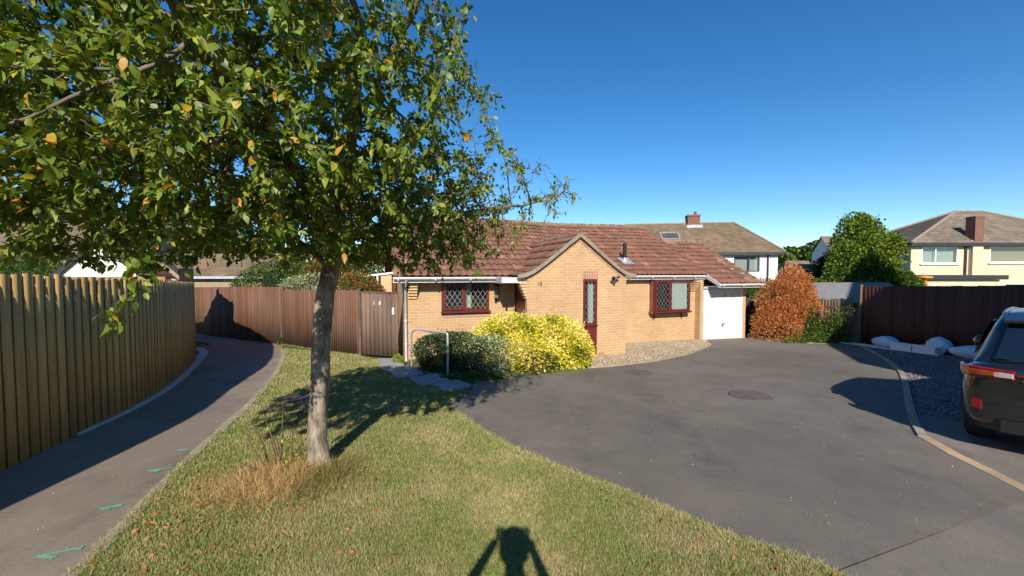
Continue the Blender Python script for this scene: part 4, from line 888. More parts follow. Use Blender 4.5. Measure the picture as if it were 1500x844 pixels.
# porch canopy beyond the gate
T = thing('porch_canopy', (-3.6, 13.5, -.5), 'small white canopy and buff pier glimpsed above the timber gate', 'canopy')
mb = MB(RUV)
mb = MB(); mb.prism([(-5.0, 13.0, 1.70), (-3.55, 13.0, 1.86), (-3.55, 13.0, 1.92), (-5.0, 13.0, 1.76)], (0, 1.0, 0)); mb.build('roof', M['white'], T)
mb = MB(); mb.box(-4.30, -3.95, 13.05, 13.4, -.6, 1.78); mb.build('pier', M['corbel'], T)
mb = MB(); mb.tube([(-4.4, 13.02, 1.74), (-4.4, 13.02, -.6)], .035); mb.build('post', M['white'], T)
# ------------------------------------------------------------------ handrail
T = thing('handrail', G(655, 552), 'grey galvanised tube handrail in front of the variegated shrub', 'handrail')
a, b_ = G(603, 538), G(656, 553); mb = MB(); mb.tube([a+Vector((0,0,-.1)), a+Vector((0,0,.78)), a+Vector((.06,-.04,.87)), a+Vector((.14,-.10,.90)), b_+Vector((-.03,.02,.93)), b_+Vector((0,0,.91)), b_+Vector((0,0,.88))], .021, 10); mb.build('rail', M['galv'], T)
mb = MB(); mb.tube([b_+Vector((0,0,-.1)), b_+Vector((0,0,.90))], .024, 10); mb.build('post', M['galv'], T)
# ------------------------------------------------------------------ shrubs
def shrub(name, label, parts, mat, size, dens, parent_loc, cat='shrub', ratio=.38, group=None, stems=5, curl=.15, rndf=None, shell_=.6, lump=.22, out=.8, sd=1):
    T = thing(name, parent_loc, label, cat, group); Ps, Ds = [], []
    for k, (c, r) in enumerate(parts):
        p, d = blob(int(dens*(r[0]*r[1]+r[1]*r[2]+r[0]*r[2])/3), c, r, shell_, lump, seed=sd*31+k, zmin=gz(c[1])+.01); so = (RNG.random((len(p),1)) < .07)*RNG.uniform(0, .20, (len(p),1))*np.mean(r); p = p + d*so*[1,1,1]; p[:,2] = np.maximum(p[:,2], gz(c[1])+.01); Ps.append(p); Ds.append(d)
    P, D = np.vstack(Ps), np.vstack(Ds); n = len(P); D = D*out + RNG.normal(0, .55, (n,3)) + [0, 0, .15]
    rnd = rndf(P) if rndf else None
    leaves('foliage', P, D, RNG.uniform(size*.7, size*1.25, n), mat, T, ratio=ratio, rnd=rnd, curl=curl)
    mb = MB(); b0 = Vector(parent_loc)
    for c, r in parts:
        for k in range(stems):
            a_ = random.uniform(0, 6.28); e_ = Vector((c[0]+.6*r[0]*math.cos(a_), c[1]+.6*r[1]*math.sin(a_), c[2]+r[2]*random.uniform(-.2,.6))); s_ = Vector((c[0]+.1*math.cos(a_), c[1]+.1*math.sin(a_), gz(c[1])-.05))
            mb.tube([s_, s_.lerp(e_, .5)+Vector((0,0,.08)), e_], [.018, .012, .004], 5)
    mb.build('stems', M['twig'], T); return T
c1, c2, c3 = G(655, 530), G(720, 535), G(690, 545)
vc = lambda px, py, Y: tuple(AT(px, py, Y))
shrub('variegated_shrub', 'dark green and cream variegated shrub behind the handrail', [(vc(655,520,9.1), (.72,.6,.62)), (vc(712,522,8.95), (.75,.55,.58)), (vc(675,512,9.6), (.6,.4,.45))], M['var_leaf'], .045, 34000, G(680, 552), ratio=.36, sd=1, lump=.32,
      rndf=lambda P: np.clip(RNG.random(len(P))*.7 + .46*(P[:,0]+1.0) + .1*(P[:,2]), 0, 1))
shrub('golden_shrub', 'bright yellow leaved shrub against the gabled bay wall', [(vc(745,500,9.45), (.85,.45,.68)), (vc(800,505,9.3), (.95,.55,.78)), (vc(835,515,9.35), (.52,.45,.66)), (vc(770,522,8.95), (.75,.4,.45)), (vc(720,505,9.6), (.5,.35,.5))], M['gold_leaf'], .052, 24000, G(790, 548), ratio=.42, sd=2, lump=.3,
      rndf=lambda P: np.clip(RNG.random(len(P))*.7 + .45*np.sin(P[:,0]*5.1)*np.sin(P[:,2]*6.3+P[:,0]*3) + .2 + .2*P[:,2], 0, 1))
shrub('bare_patch_shrub', 'bare brown twiggy patch at the foot of the golden shrub', [(vc(790,535,8.68), (.40,.2,.26))], M['brown_leaf'], .035, 22000, G(790, 552), sd=3)
for i, (px, py, s_) in enumerate([(560, 536, .16), (577, 534, .13)]): pass
shrub('lime_weed', 'bright lime green weed at the foot of the downpipe', [(tuple(G(583,533)+Vector((0,0,.05))), (.16,.14,.16))], M['lime_leaf'], .03, 40000, G(583,534), cat='plant', stems=2, sd=4)
shrub('kerb_weeds', 'low green weeds under the variegated shrub beside the drive', [(tuple(G(690,556)+Vector((0,0,.0))), (.75,.14,.12))], M['green_leaf'], .04, 45000, G(690,556), cat='plant', stems=1, sd=5)
shrub('path_weed', 'small green weed at the foot of the brown fence post', [(tuple(G(413,505)+Vector((0,0,.07))), (.14,.12,.16))], M['green_leaf'], .045, 30000, G(413,506), cat='plant', stems=1, sd=6)
# dead conifer
DC = [((10.05,14.6,.15), (.80,.7,.80)), ((10.25,14.7,.85), (.86,.7,.9)), ((9.9,14.5,-.1), (.70,.65,.55)), ((10.75,14.8,1.25), (.45,.45,.65)), ((10.2,14.7,1.4), (.5,.45,.5)), ((10.6,14.6,.4), (.6,.6,.8))]
shrub('dead_conifer', 'dead orange brown conifer between the garage and the shed', DC, M['dead_leaf'], .085, 23000, (9.9, 14.6, -.58), cat='conifer', ratio=.15, out=.7, lump=.62, shell_=.6, sd=27, stems=8)
shrub('leafy_perennial', 'tall leafy green perennials beside the dead conifer', [((10.75,13.8,-.1), (.5,.35,.58)), ((11.1,13.5,-.0), (.38,.3,.68)), ((10.7,13.6,-.4), (1.0,.3,.28)), ((10.5,13.9,.1), (.3,.3,.55))], M['green_leaf'], .075, 8500, (10.8, 13.7, -.55), cat='plant', ratio=.22, sd=8, shell_=.2, lump=.5)
shrub('low_bed_plants', 'low bright green plants along the bed edging', [((10.4,13.55,-.5), (1.3,.22,.14))], M['green_leaf'], .06, 16000, (10.4, 13.5, -.55), cat='plant', sd=9, stems=1, rndf=lambda P: .5+.5*RNG.random(len(P)))
for i, (px, py) in enumerate([(1224, 455), (1248, 461), (1203, 459), (1230, 487)]):
    p = AT(px, py, 13.6); T = thing('flower_spike', (p.x, p.y, gz(13.6)), ['tallest pink flower spike in front of the palings', 'pink flower spike nearest the dark fence', 'faded pink flower spike nearest the dead conifer', 'low pale pink flower head in front of the palings'][i], 'flower', 'pink flower spikes')
    n_ = 90; tt = RNG.random(n_); P = np.stack([p.x+RNG.normal(0,.022,n_)*(1.3-tt), p.y+RNG.normal(0,.022,n_), p.z-.12+.26*tt], 1); leaves('blossom', P, RNG.normal(0,1,(n_,3)), np.full(n_, .03), M['pink'], T, ratio=.6)
    mb = MB(); mb.tube([(p.x+.03, p.y, gz(13.6)), (p.x, p.y, p.z-.1)], .006, 5); mb.build('stem', M['green_leaf'], T)
# big shrub behind the shed, hedges, garden shrubs
BS = [((16.9,19.2,1.3), (1.6,1.3,2.0)), ((16.7,19.3,3.1), (.95,.9,1.5)), ((15.6,18.8,.9), (1.3,1.1,1.3)), ((18.1,19.2,.9), (1.3,1.1,1.4)), ((17.4,19.2,2.5), (1.0,1.0,1.1)), ((14.6,18.6,.7), (.9,.8,.9)), ((16.9,19.3,4.0), (.45,.5,.7)), ((15.9,18.9,2.5), (.7,.6,.8)), ((17.9,18.9,3.2), (.55,.5,.6)), ((18.9,19,1.0), (.7,.6,.7)), ((15.2,18.7,1.9), (.5,.5,.6))]
shrub('large_evergreen', 'big light green evergreen tree behind the felt roofed shed', BS, M['ever_leaf'], .14, 5000, (17.3, 19.2, -.7), cat='tree', ratio=.36, shell_=.5, lump=.55, sd=10, rndf=lambda P: np.clip(RNG.random(len(P))*.7+.3*(P[:,2]>2.2)*RNG.random(len(P))+.08, 0, 1))
shrub('dark_holly', 'dark glossy evergreen at the foot of the big green tree', [((16.9,21,1.7), (1.1,.8,1.1)), ((16.0,21,1.2), (.9,.8,.8))], M['dark_leaf'], .16, 3600, (16.5, 21, -.8), cat='tree', sd=11)
shrub('clipped_hedge', 'green hedge behind the side fence next to the garage', [((10.5,19.5,.6), (1.8,.6,1.0)), ((12.2,20.2,.5), (1.5,.6,1.0))], M['green_leaf'], .10, 5000, (11, 19.5, -.8), cat='hedge', sd=12)
shrub('left_hedge', 'mixed grey green hedge beyond the left timber fence', [((-15.5,12.8,1.6), (2.4,.7,.75)), ((-18.3,14.0,1.5), (2.3,.8,.9))], M['green_leaf'], .07, 8000, (-15.5, 12.8, -.5), cat='hedge', sd=13)
shrub('green_hedge', 'bright green hedge behind the brown fence near the path bend', [((-9.7,16.2,1.2), (1.7,.6,1.1)), ((-7.9,15.3,1.0), (1.0,.5,.9))], M['green_leaf'], .075, 9000, (-9, 15.7, -.6), cat='hedge', sd=14)
shrub('cream_variegated_shrub', 'cream variegated shrub spilling over the brown fence', [((-7.0,13.8,1.35), (.95,.5,.45)), ((-5.9,13.0,1.2), (.7,.4,.38))], M['var_leaf'], .05, 17000, (-6.6, 13.6, -.55), sd=15, rndf=lambda P: .35+.65*RNG.random(len(P)))
shrub('red_tipped_shrub', 'red and green tipped shrub above the brown fence left of the trunk', [((-6.7,14.4,1.75), (1.1,.5,.6))], M['photinia'], .08, 9000, (-6.7, 14.4, -.58), sd=16)
shrub('red_tipped_shrub', 'red and green tipped shrub between the trunk and the timber gate', [((-5.0,12.9,1.35), (.75,.4,.5)), ((-4.5,12.6,1.2), (.5,.35,.4))], M['photinia'], .065, 11000, (-4.9, 12.8, -.5), sd=17)
shrub('garden_tree', 'dark green bushy tree behind the brown fence and the trunk', [((-9.0,19.5,1.6), (1.9,1.2,1.5)), ((-6.4,20,1.7), (1.8,1.2,1.7))], M['green_leaf'], .13, 5200, (-7.6, 19.8, -.66), cat='tree', sd=18)
shrub('garden_tree', 'dark green bushy tree just left of the bungalow roof', [((-4.6,20.5,1.9), (1.5,1.2,2.0))], M['green_leaf'], .13, 5200, (-4.6, 20.5, -.66), cat='tree', sd=19)
# distant woods
def woods(name, label, spots, mat, size, per):
    Ps, Ds = [], []
    for k, (c, r) in enumerate(spots):
        p, d = blob(per, c, r, .8, .25, seed=200+k); Ps.append(p); Ds.append(d)
    P, D = np.vstack(Ps), np.vstack(Ds); o = leaves(name, P, D+RNG.normal(0,.6,P.shape), RNG.uniform(size*.6, size*1.3, len(P)), mat, None, ratio=.5)
    tag(o, label, 'woodland', kind='stuff')
g = np.random.default_rng(3); sp = []
for i in range(34):
    x = 66 + i*2.6; y = 118+g.uniform(-8, 8); hgt = 5.2 + 4.2*min(1, max(0, (i-3)/10)) + g.uniform(-1,1); sp.append(((x, y, hgt-2.6), (5, 4, 4.9+g.uniform(0,1.2))));
woods('far_woodland', 'dark wooded hillside on the horizon behind the houses', sp, M['dark_leaf'] if False else M['green_leaf'], .9, 1500)
sp = [((-52+i*2.6, 38+g.uniform(-2,2), 5.2+g.uniform(-.5,.8)-.05*i), (2.4,2,2.9)) for i in range(11)]
woods('left_woodland', 'dark trees behind the roof on the far left', sp, M['dark_leaf'], .35, 2200)
# ------------------------------------------------------------------ small things by the dark fence
def cushion(name, label, c, r, rz, mat, seed, group):
    g = np.random.default_rng(seed); n, k = 24, 14; V = []
    ph = g.uniform(0, 6.28, 8)
    for j in range(k+1):
        th = math.pi*j/k
        for i in range(n):
            q = 2*math.pi*i/n; x = math.copysign(abs(math.cos(q))**.7, math.cos(q)); y = math.copysign(abs(math.sin(q))**.7, math.sin(q)); s = math.sin(th)**.8
            wr = 1+.06*math.sin(5*q+ph[0])*math.sin(3*th+ph[1])+.04*math.sin(9*q+ph[2]+4*th); z = math.cos(th)*(1-.35*(abs(x)**3))*wr
            p = Vector((x*s*r[0]*wr, y*s*r[1]*wr, max(z*r[2], -r[2]*.8))); p.rotate(Matrix.Rotation(rz, 3, 'Z')); V.append(tuple(p + Vector(c)))
    Fc = np.array([(j*n+i, j*n+(i+1)%n, (j+1)*n+(i+1)%n, (j+1)*n+i) for j in range(k) for i in range(n)])[:, ::-1]
    return tag(mesh_obj(name, V, Fc, mat, smooth=True), label, 'sack', group)
fa = math.atan2(10.7-13.3, 12.35-11.72)
def alongf(s, off): return Vector((11.72+.2356*s - off*.972, 13.3-.972*s-off*.2356, 0))
def grd(p, h=0): return (p.x, p.y, gz(p.y)+h)
GB = 'rubbish bags by the dark fence'
cushion('rubbish_sack', 'plump white plastic sack at the left end of the pile', grd(alongf(.95,.33), .19), (.36,.2,.2), fa, M['sack'], 1, GB)
cushion('rubbish_sack', 'blue white plastic sack behind the two white drawers', grd(alongf(2.15,.18), .24), (.28,.16,.26), fa, M['sack'], 2, GB)
cushion('rubbish_sack', 'white plastic sack lying nearest the black car', grd(alongf(2.95,.38), .18), (.42,.25,.19), fa+.1, M['sack'], 3, GB)
for i, (s_, lab) in enumerate(((1.5, 'white drawer box beside the plump sack'), (2.05, 'white drawer box in front of the blue white sack'))):
    p = alongf(s_, .42); T = thing('drawer_box', grd(p), lab, 'drawer', 'white drawer boxes', rz=fa); mb = MB(Matrix.Translation(grd(p)) @ Matrix.Rotation(fa, 4, 'Z'))
    for bx in ((-.25,.25,-.17,.17,.0,.02), (-.25,.25,.15,.17,.02,.22), (-.25,-.235,-.15,.15,.02,.22), (.235,.25,-.15,.15,.02,.22)): mb.box(*bx)
    mb.build('box', M['white'], T); mb = MB(Matrix.Translation(grd(p)) @ Matrix.Rotation(fa, 4, 'Z')); mb.cbox(-.26, .26, -.19, -.17, 0, .24, .006); mb.box(-.24, .24, -.195, -.19, .03, .045); mb.box(-.24, .24, -.195, -.19, .19, .205); mb.build('drawer_front', M['white'], T)
for o_, s0, s1, lab in ((.62, -.2, 2.4, 'longer white plastic strip lying on the slate in front of the drawers'), (.30, -.1, 1.3, 'shorter white plastic strip lying against the dark fence')):
    mb = MB(); a, b_ = alongf(s0, o_), alongf(s1, o_); n = Vector((.972,.2356,0))*.035; mb.prism([(p.x, p.y, gz(p.y)+.022) for p in (a-n, b_-n, b_+n, a+n)], (0,0,.02)); mb.prism([(p.x, p.y, gz(p.y)+.042) for p in (a-n, b_-n, b_-n*.8, a-n*.8)], (0,0,.015)); tag(mb.build('plastic_strip', M['white']), lab, 'trim strip', 'white plastic strips')
# orange topped stand beyond the fence
T = thing('orange_stand', (20.9, 20.0, -.7), 'orange capped stand poking up above the dark fence', 'garden stand')
mb = MB(); p = AT(1354, 408, 20); mb.lathe([(.02,.14), (.30,.10), (.32,.05), (.30,0), (.06,-.02)][::-1], p, 20); mb.build('cap', M['orange'], T); mb = MB(); mb.lathe([(.10,-.5), (.12,-.35), (.10,0)], p, 14); mb.build('burner', M['orange'], T); mb = MB(); mb.tube([(p.x, p.y, -.7), (p.x, p.y, p.z-.4)], .05); mb.build('pole', M['black'], T)
# ------------------------------------------------------------------ car
M['carpaint'] = plain('black_car_paint', (.008,.009,.010), .22, 0, 1.0); M['carpaint'].node_tree.nodes['Principled BSDF'].inputs['Coat Roughness'].default_value = .03
M['carglass'] = plain('tinted_car_glass', (.006,.008,.010), .03, 0, 1.0, .8); M['rubber'] = plain('tyre_rubber', (.018,.018,.019), .85); M['chrome'] = plain('chrome', (.65,.66,.68), .15, 1)
M['redlens'] = plain('red_lamp_lens', (.20,.006,.006), .12, 0, 1.0); M['amber'] = plain('amber_lamp_lens', (.30,.055,.015), .12, 0, 1.0); M['clearlens'] = plain('clear_lamp_lens', (.45,.46,.48), .1, .3, 1.0); M['alloy'] = plain('alloy', (.35,.36,.37), .3, .8)
CA = R(34); fwd = Vector((math.cos(CA), math.sin(CA), 0)); lft = Vector((-math.sin(CA), math.cos(CA), 0)); RL = Vector((5.22, 4.60, 0)); c0 = RL - lft*.93
tilt = math.atan(-.04*fwd.y); CM = Matrix.Translation((c0.x, c0.y, gz(c0.y)+.012)) @ Matrix.Rotation(CA, 4, 'Z') @ Matrix.Rotation(-tilt, 4, 'Y') @ Matrix.Rotation(math.atan(-.04*lft.y), 4, 'X') @ Matrix.Diagonal((1, 1, .965, 1))
T = thing('parked_car', (c0.x, c0.y, gz(c0.y)), 'black estate style SUV seen from behind at the right edge of the drive', 'car', rz=CA)
def CB(): return MB(CM)
def loft(name, stations, mat, parent, close=True, capf=True, sub=True):
    """stations: list of (x, [(y,z)...]) half sections bottom to top centre; mirrored"""
    V = []; k = len(stations[0][1])
    for x, pr_ in stations:
        for y, z in pr_: V.append((x if not isinstance(x, (list,)) else 0, y, z))
        for y, z in reversed(pr_[:-1]) : V.append((x, -y, z))
    m_ = 2*k-1; Fc = [(s*m_+i, s*m_+i+1, (s+1)*m_+i+1, (s+1)*m_+i) for s in range(len(stations)-1) for i in range(m_-1)] + [(s*m_+m_-1, s*m_, (s+1)*m_, (s+1)*m_+m_-1) for s in range(len(stations)-1)]
    if capf: Fc += [tuple(range(m_-1, -1, -1)), tuple((len(stations)-1)*m_+i for i in range(m_))]
    mb = CB(); mb.add(V, Fc, True); o = mb.build(name, mat, parent)
    if sub: s_ = o.modifiers.new('sub', 'SUBSURF'); s_.levels = s_.render_levels = 2
    return o
def sec(w_, zb, zt, crown=.03, sh=.0):
    return [(w_*.86, zb), (w_*.97, zb+.08), (w_*1.0, zb+.22), (w_*.995, (zb+zt)/2+.05), (w_*.985+sh, zt-.14), (w_*.94, zt-.03), (w_*.70, zt+.0), (w_*.35, zt+crown*.8), (0, zt+crown)]
st = [(.0, sec(.70, .36, .95)), (.02, sec(.78, .30, 1.0)), (.09, sec(.88, .26, 1.04)), (.22, sec(.925, .25, 1.05)), (.5, sec(.93, .24, 1.06)), (1.2, sec(.925, .24, 1.05)), (2.2, sec(.925, .24, 1.04)), (3.1, sec(.925, .24, 1.02)), (3.35, sec(.92, .24, 1.0)), (3.9, sec(.90, .25, .94)), (4.25, sec(.84, .28, .86)), (4.42, sec(.72, .34, .74)), (4.46, sec(.60, .40, .66))]
body = loft('body', st, M['carpaint'], T)
def csec(wb, wt, zb, zt): return [(wb, zb), (wb-.02, zb+.05), (wb*.3+wt*.7, zb*.35+zt*.65), (wt, zt-.06), (wt*.88, zt-.005), (wt*.5, zt+.02), (0, zt+.03)]
cabin = loft('cabin', [(.20, csec(.84,.66,.96,1.10)), (.26, csec(.86,.68,.96,1.20)), (.42, csec(.87,.67,.98,1.50)), (.52, csec(.87,.67,.98,1.61)), (.9, csec(.87,.68,1.0,1.65)), (1.8, csec(.87,.69,1.0,1.66)), (2.3, csec(.87,.68,1.0,1.62)), (2.6, csec(.87,.66,.98,1.47)), (3.0, csec(.86,.66,.98,1.24)), (3.4, csec(.83,.62,.95,1.02))], M['carpaint'], T)
# side glass, rear glass
for s_ in (1, -1):
    mb = CB(); mb.add([(.60, s_*.875, 1.06), (1.30, s_*.878, 1.05), (2.95, s_*.872, 1.06), (2.45, s_*.752, 1.43), (1.4, s_*.745, 1.52), (.70, s_*.750, 1.47)], [(0,1,2,3,4,5)] if s_ > 0 else [(5,4,3,2,1,0)]); mb.build('side_window', M['carglass'], T)
mb = CB(); mb.add([(.185, -.66, 1.08), (.185, .66, 1.08), (.36, .58, 1.45), (.36, -.58, 1.45)], [(0,3,2,1)]); mb.build('rear_window', M['carglass'], T)
mb = CB(); mb.prism([(.30, -.60, 1.50), (.30, .60, 1.50), (.60, .62, 1.585), (.60, -.62, 1.585)], (0, 0, .03)); mb.build('roof_spoiler', M['carpaint'], T)
mb = CB()
for s_ in (1, -1): mb.cut().tube([(.50, s_*.62, 1.55), (.62, s_*.625, 1.605), (.9, s_*.63, 1.63), (1.6, s_*.64, 1.64), (2.2, s_*.63, 1.61), (2.4, s_*.62, 1.56)], [.014, .018, .018, .018, .018, .014], 8)
mb.each('roof_rail', M['alloy'], T)
for s_ in (1, -1):
    def lens(pts, mat, name, par=None, th=.02):
        m_ = CB(); m_.prism([(x, s_*y, z) for x, y, z in pts], (-th, s_*th*.8, 0)); return m_.build(name, mat, par or T)
    def wrap(st_, zt, zb, mat, name, par, th):
        m_ = CB(); n_ = len(st_); vs = []
        for (x, y), a_, b2 in zip(st_, zt, zb): vs += [(x, s_*y, b2), (x, s_*y, a_), (x-th, s_*(y+th*.7), a_-.006), (x-th, s_*(y+th*.7), b2+.006)]
        fs = [(4*i+k, 4*i+(k+1)%4, 4*i+4+(k+1)%4, 4*i+4+k) for i in range(n_-1) for k in range(4)] + [(0,1,2,3), tuple(4*n_-4+k for k in (3,2,1,0))]
        m_.add(vs, fs); return m_.build(name, mat, par)
    tl = wrap([(.005,.50),(.015,.62),(.04,.74),(.08,.83),(.15,.885),(.26,.92)], [.975,.98,.985,.99,.995,1.0], [.87,.865,.86,.855,.855,.90], M['redlens'], 'tail_lamp', T, .018)
    wrap([(-.010,.64),(.022,.74),(.062,.83),(.12,.882)], [.945,.95,.955,.955], [.895,.89,.885,.885], M['amber'], 'indicator', tl, .016)
    wrap([(-.012,.51),(-.004,.60),(.004,.635)], [.94,.945,.945], [.885,.885,.885], M['clearlens'], 'reverse_lens', tl, .014)
    lens([(.03,.73,.60), (.055,.80,.61), (.055,.80,.50), (.03,.725,.49)], M['redlens'], 'reflector', None, .022)
    m_ = CB(); m_.tube([(.12, s_*.55, .33), (-.01, s_*.55, .33)], .045, 16, caps=False); m_.lathe([(.062,-.012), (.062,.0), (.048,.0), (.048,-.012)], (0, s_*.55, .33), 20, 'x'); m_.build('exhaust_tip', M['chrome'], T)
    m_ = CB(); m_.prism([(2.72, s_*.90, 1.03), (2.80, s_*.90, 1.03), (2.80, s_*.98, 1.06), (2.74, s_*.98, 1.06)], (0,0,.03)); mr = m_.build('door_mirror', M['carpaint'], T)
    m_ = CB(); m_.lathe([(.001,-.055), (.05,-.05), (.095,-.01), (.085,.06), (.035,.13), (.001,.12)], (2.74, s_*1.03, 1.06), 16, 'x'); q = m_.build('shell', M['carpaint'], mr)
    m_ = CB(); m_.lathe([(.06,-.060), (.06,-.056)], (2.74, s_*1.03, 1.06), 16, 'x'); m_.build('mirror_glass', M['carglass'], mr)
mb = CB(); mb.box(-.012, .03, -.49, .49, .915, .932); mb.build('light_bar', M['redlens'], T)
mb = CB(); mb.box(-.022, .02, -.45, .45, .86, .875); mb.build('chrome_strip', M['chrome'], T)
mb = CB()
for y0_, y1_ in ((-.70, -.692), (.692, .70)): mb.cut(); mb.prism([(.012, y0_, .58), (.02, y0_, .86), (.03, y0_, .86), (.022, y0_, .58)], (0, y1_-y0_, 0))
mb.cut(); mb.box(-.004, .01, -.69, .69, .574, .582); mb.each('tailgate_seam', M['black'], T)
mb = CB(); mb.box(-.02, .1, -.26, .26, .66, .77); mb.build('number_plate', pm('yellow_plate', (.7,.55,.06), .4, .03), T)
mb = CB(); mb.prism([(-.02,-.60,.27), (-.02,.60,.27), (.1,.80,.27), (.3,.80,.27), (.3,-.80,.27), (.1,-.80,.27)], (0,0,.14)); mb.build('bumper_diffuser', M['black'], T)
for x in (.78, 3.62):
    for s_ in (1, -1):
        y = s_*.80; m_ = CB(); m_.lathe([(.235,-.11), (.33,-.115), (.355,-.09), (.36,0), (.355,.09), (.33,.115), (.235,.11)], (x, y+s_*.03, .345), 36, 'y'); wh = m_.build('wheel', M['rubber'], T)
        m_ = CB(); m_.lathe([(.23,-.10), (.24,.10)], (x, y+s_*.03, .345), 30, 'y')
        for k in range(10): q = k*math.pi/5; m_.tube([(x+.05*math.cos(q), y+s_*.135, .345+.05*math.sin(q)), (x+.23*math.cos(q), y+s_*.12, .345+.23*math.sin(q))], .02, 6)
        m_.build('rim', M['alloy'], wh)
        m_ = CB(); pts_ = [(x+rr_*math.cos(q), z_) for rr_, z_, q in ()]
        n_ = 16; o_ = [(x+.44*math.cos(math.pi*i/n_), .345+.43*math.sin(math.pi*i/n_)) for i in range(n_+1)]; i_ = [(x+.385*math.cos(math.pi*i/n_), .345+.385*math.sin(math.pi*i/n_)) for i in range(n_, -1, -1)]
        m_.prism([(p, s_*.90, z) for p, z in o_+i_], (0, s_*.045, 0)); m_.build('wheel_arch', M['black'], T)
# ------------------------------------------------------------------ street tree
def wp(px, py, Y): return AT(px, py, Y)
trunk = [(-1.955,4.0,-.30), (-1.955,4.0,-.12), (-1.985,4.0,.15), (-1.965,4.0,.5), (-1.93,3.98,.9), (-1.90,3.95,1.25), (-1.85,3.93,1.65), (-1.77,3.9,1.9), (-1.66,3.85,2.15)]
limbs = [[(-1.66,3.85,2.15), (-1.5,3.5,2.6), (-1.2,3.1,3.0), (-.8,2.8,3.4), (-.42,2.5,3.8)], [(-1.66,3.85,2.15), (-2.1,3.5,2.5), (-2.5,3.0,2.7), (-2.9,2.5,2.9)],
         [(-1.77,3.9,1.9), (-2.3,4.0,2.3), (-2.9,4.0,2.5), (-3.4,3.8,2.6)], [(-1.66,3.85,2.15), (-1.3,3.9,2.3), (-.7,3.95,2.42), (0,3.95,2.5), (.45,3.95,2.6)],
         [(-1.66,3.85,2.15), (-1.7,3.2,2.6), (-1.7,2.5,2.9), (-1.6,1.9,3.1)], [(-1.2,3.1,3.0), (-1.0,2.7,3.5), (-1.1,2.3,3.95)]]
nodes_, par = [], []
def addline(pl_, p0):
    last = p0
    for a, b_ in zip(pl_, pl_[1:]):
        a, b_ = np.array(a, float), np.array(b_, float); k = max(1, int(np.linalg.norm(b_-a)/.09))
        for i in range(1, k+1):
            w_ = RNG.normal(0, .008, 3) if p0 is not None and p0 > 3 else 0
            nodes_.append(a+(b_-a)*i/k + w_); par.append(last); last = len(nodes_)-1
    return last
nodes_.append(np.array(trunk[0])); par.append(-1); addline(trunk, 0)
for lb in limbs:
    d = [np.linalg.norm(np.array(lb[0])-q) for q in nodes_]; addline(lb, int(np.argmin(d)))
g = np.random.default_rng(21)
def ell(n, c, r): d = g.normal(0,1,(n,3)); d /= np.linalg.norm(d,axis=1,keepdims=True); return np.array(c)+d*(g.random((n,1))**.4)*np.array(r)
A = np.vstack([ell(3300, (-1.9,3.2,2.85), (1.95,1.75,1.05)), ell(1500, (-2.75,2.3,2.75), (1.2,1.2,1.0)), ell(420, (-.35,3.75,2.6), (1.25,.9,.62)), ell(900, (-1.3,2.3,3.5), (1.2,1.0,.7)), ell(700, (-1.2,3.6,2.5), (1.2,1.0,.6)), ell(800, (-.7,3.7,2.25), (.75,.6,.42))])
px, py, dp = proj(A)
rb = np.interp(py, [-300,0,100,150,190,215,250,290,310,345,385,430], [700,725,735,722,735,775,835,868,850,780,745,700])
lb_ = np.interp(px, [-200,0,100,220,300,400,450,520,600,700,760,870], [390,392,395,405,385,385,378,388,415,415,360,315])
ok = (px < rb) & (py < lb_) & (A[:,2]+.658*A[:,1] < 5.75) & (A[:,1] > .75) & (np.hypot(A[:,0], A[:,1]) > 1.25) & (py > -420) & (A[:,0] > -3.95)
A = A[ok]; hang = np.array([AT(p[0], p[1], 2.1) for p in [(232,395),(225,410),(215,425),(200,440),(188,452),(175,460),(160,468),(150,478),(141,490),(208,432),(196,446)]]); A = np.vstack([A, hang])
nd = np.array(nodes_); near = np.full(len(A), 9.0); ni = np.zeros(len(A), int)
def upd(i0):
    for i in range(i0, len(nodes_)):
        if i < 12: continue
        dd = np.linalg.norm(A-nodes_[i], axis=1); m_ = dd < near; near[m_] = dd[m_]; ni[m_] = i
upd(0); alive = np.ones(len(A), bool); STEP = .085
for it in range(90):
    alive &= near > .085
    act = alive & (near < 1.3)
    if not act.any(): break
    i0 = len(nodes_); ids = np.unique(ni[act]); made = 0
    for k in ids:
        m_ = act & (ni == k); v_ = A[m_]-nodes_[k]; d = (v_/np.linalg.norm(v_,axis=1,keepdims=True)).sum(0) + g.normal(0,.25,3); d /= np.linalg.norm(d)+1e-9; q = nodes_[k]+d*STEP
        nodes_.append(q); par.append(int(k)); made += 1
    if len(nodes_) > 12000: break
    upd(i0)
NN = np.array(nodes_); PA = np.array(par); cnt = len(NN)
rad_ = np.zeros(cnt); kids = [[] for _ in range(cnt)]
for i in range(1, cnt): kids[PA[i]].append(i)
for i in range(cnt-1, -1, -1): rad_[i] = .0028 if not kids[i] else sum(rad_[k]**2.35 for k in kids[i])**(1/2.35)
rad_ = rad_ * 1.0; tr_n = 28
scale_r = .092/rad_[6]; rad_ = np.where(rad_ > .0029, rad_*np.clip(scale_r, .6, 1.6) if False else rad_, rad_)
k_ = np.clip((rad_-.006)/(rad_[6]-.006), 0, 1); rad_ = rad_*(1+k_*(scale_r-1))
T = thing('apple_tree', (-1.955, 4.0, gz(4)), 'leaning broad crowned apple tree standing on the lawn', 'tree')
mb_t, mb_b = MB(), MB()
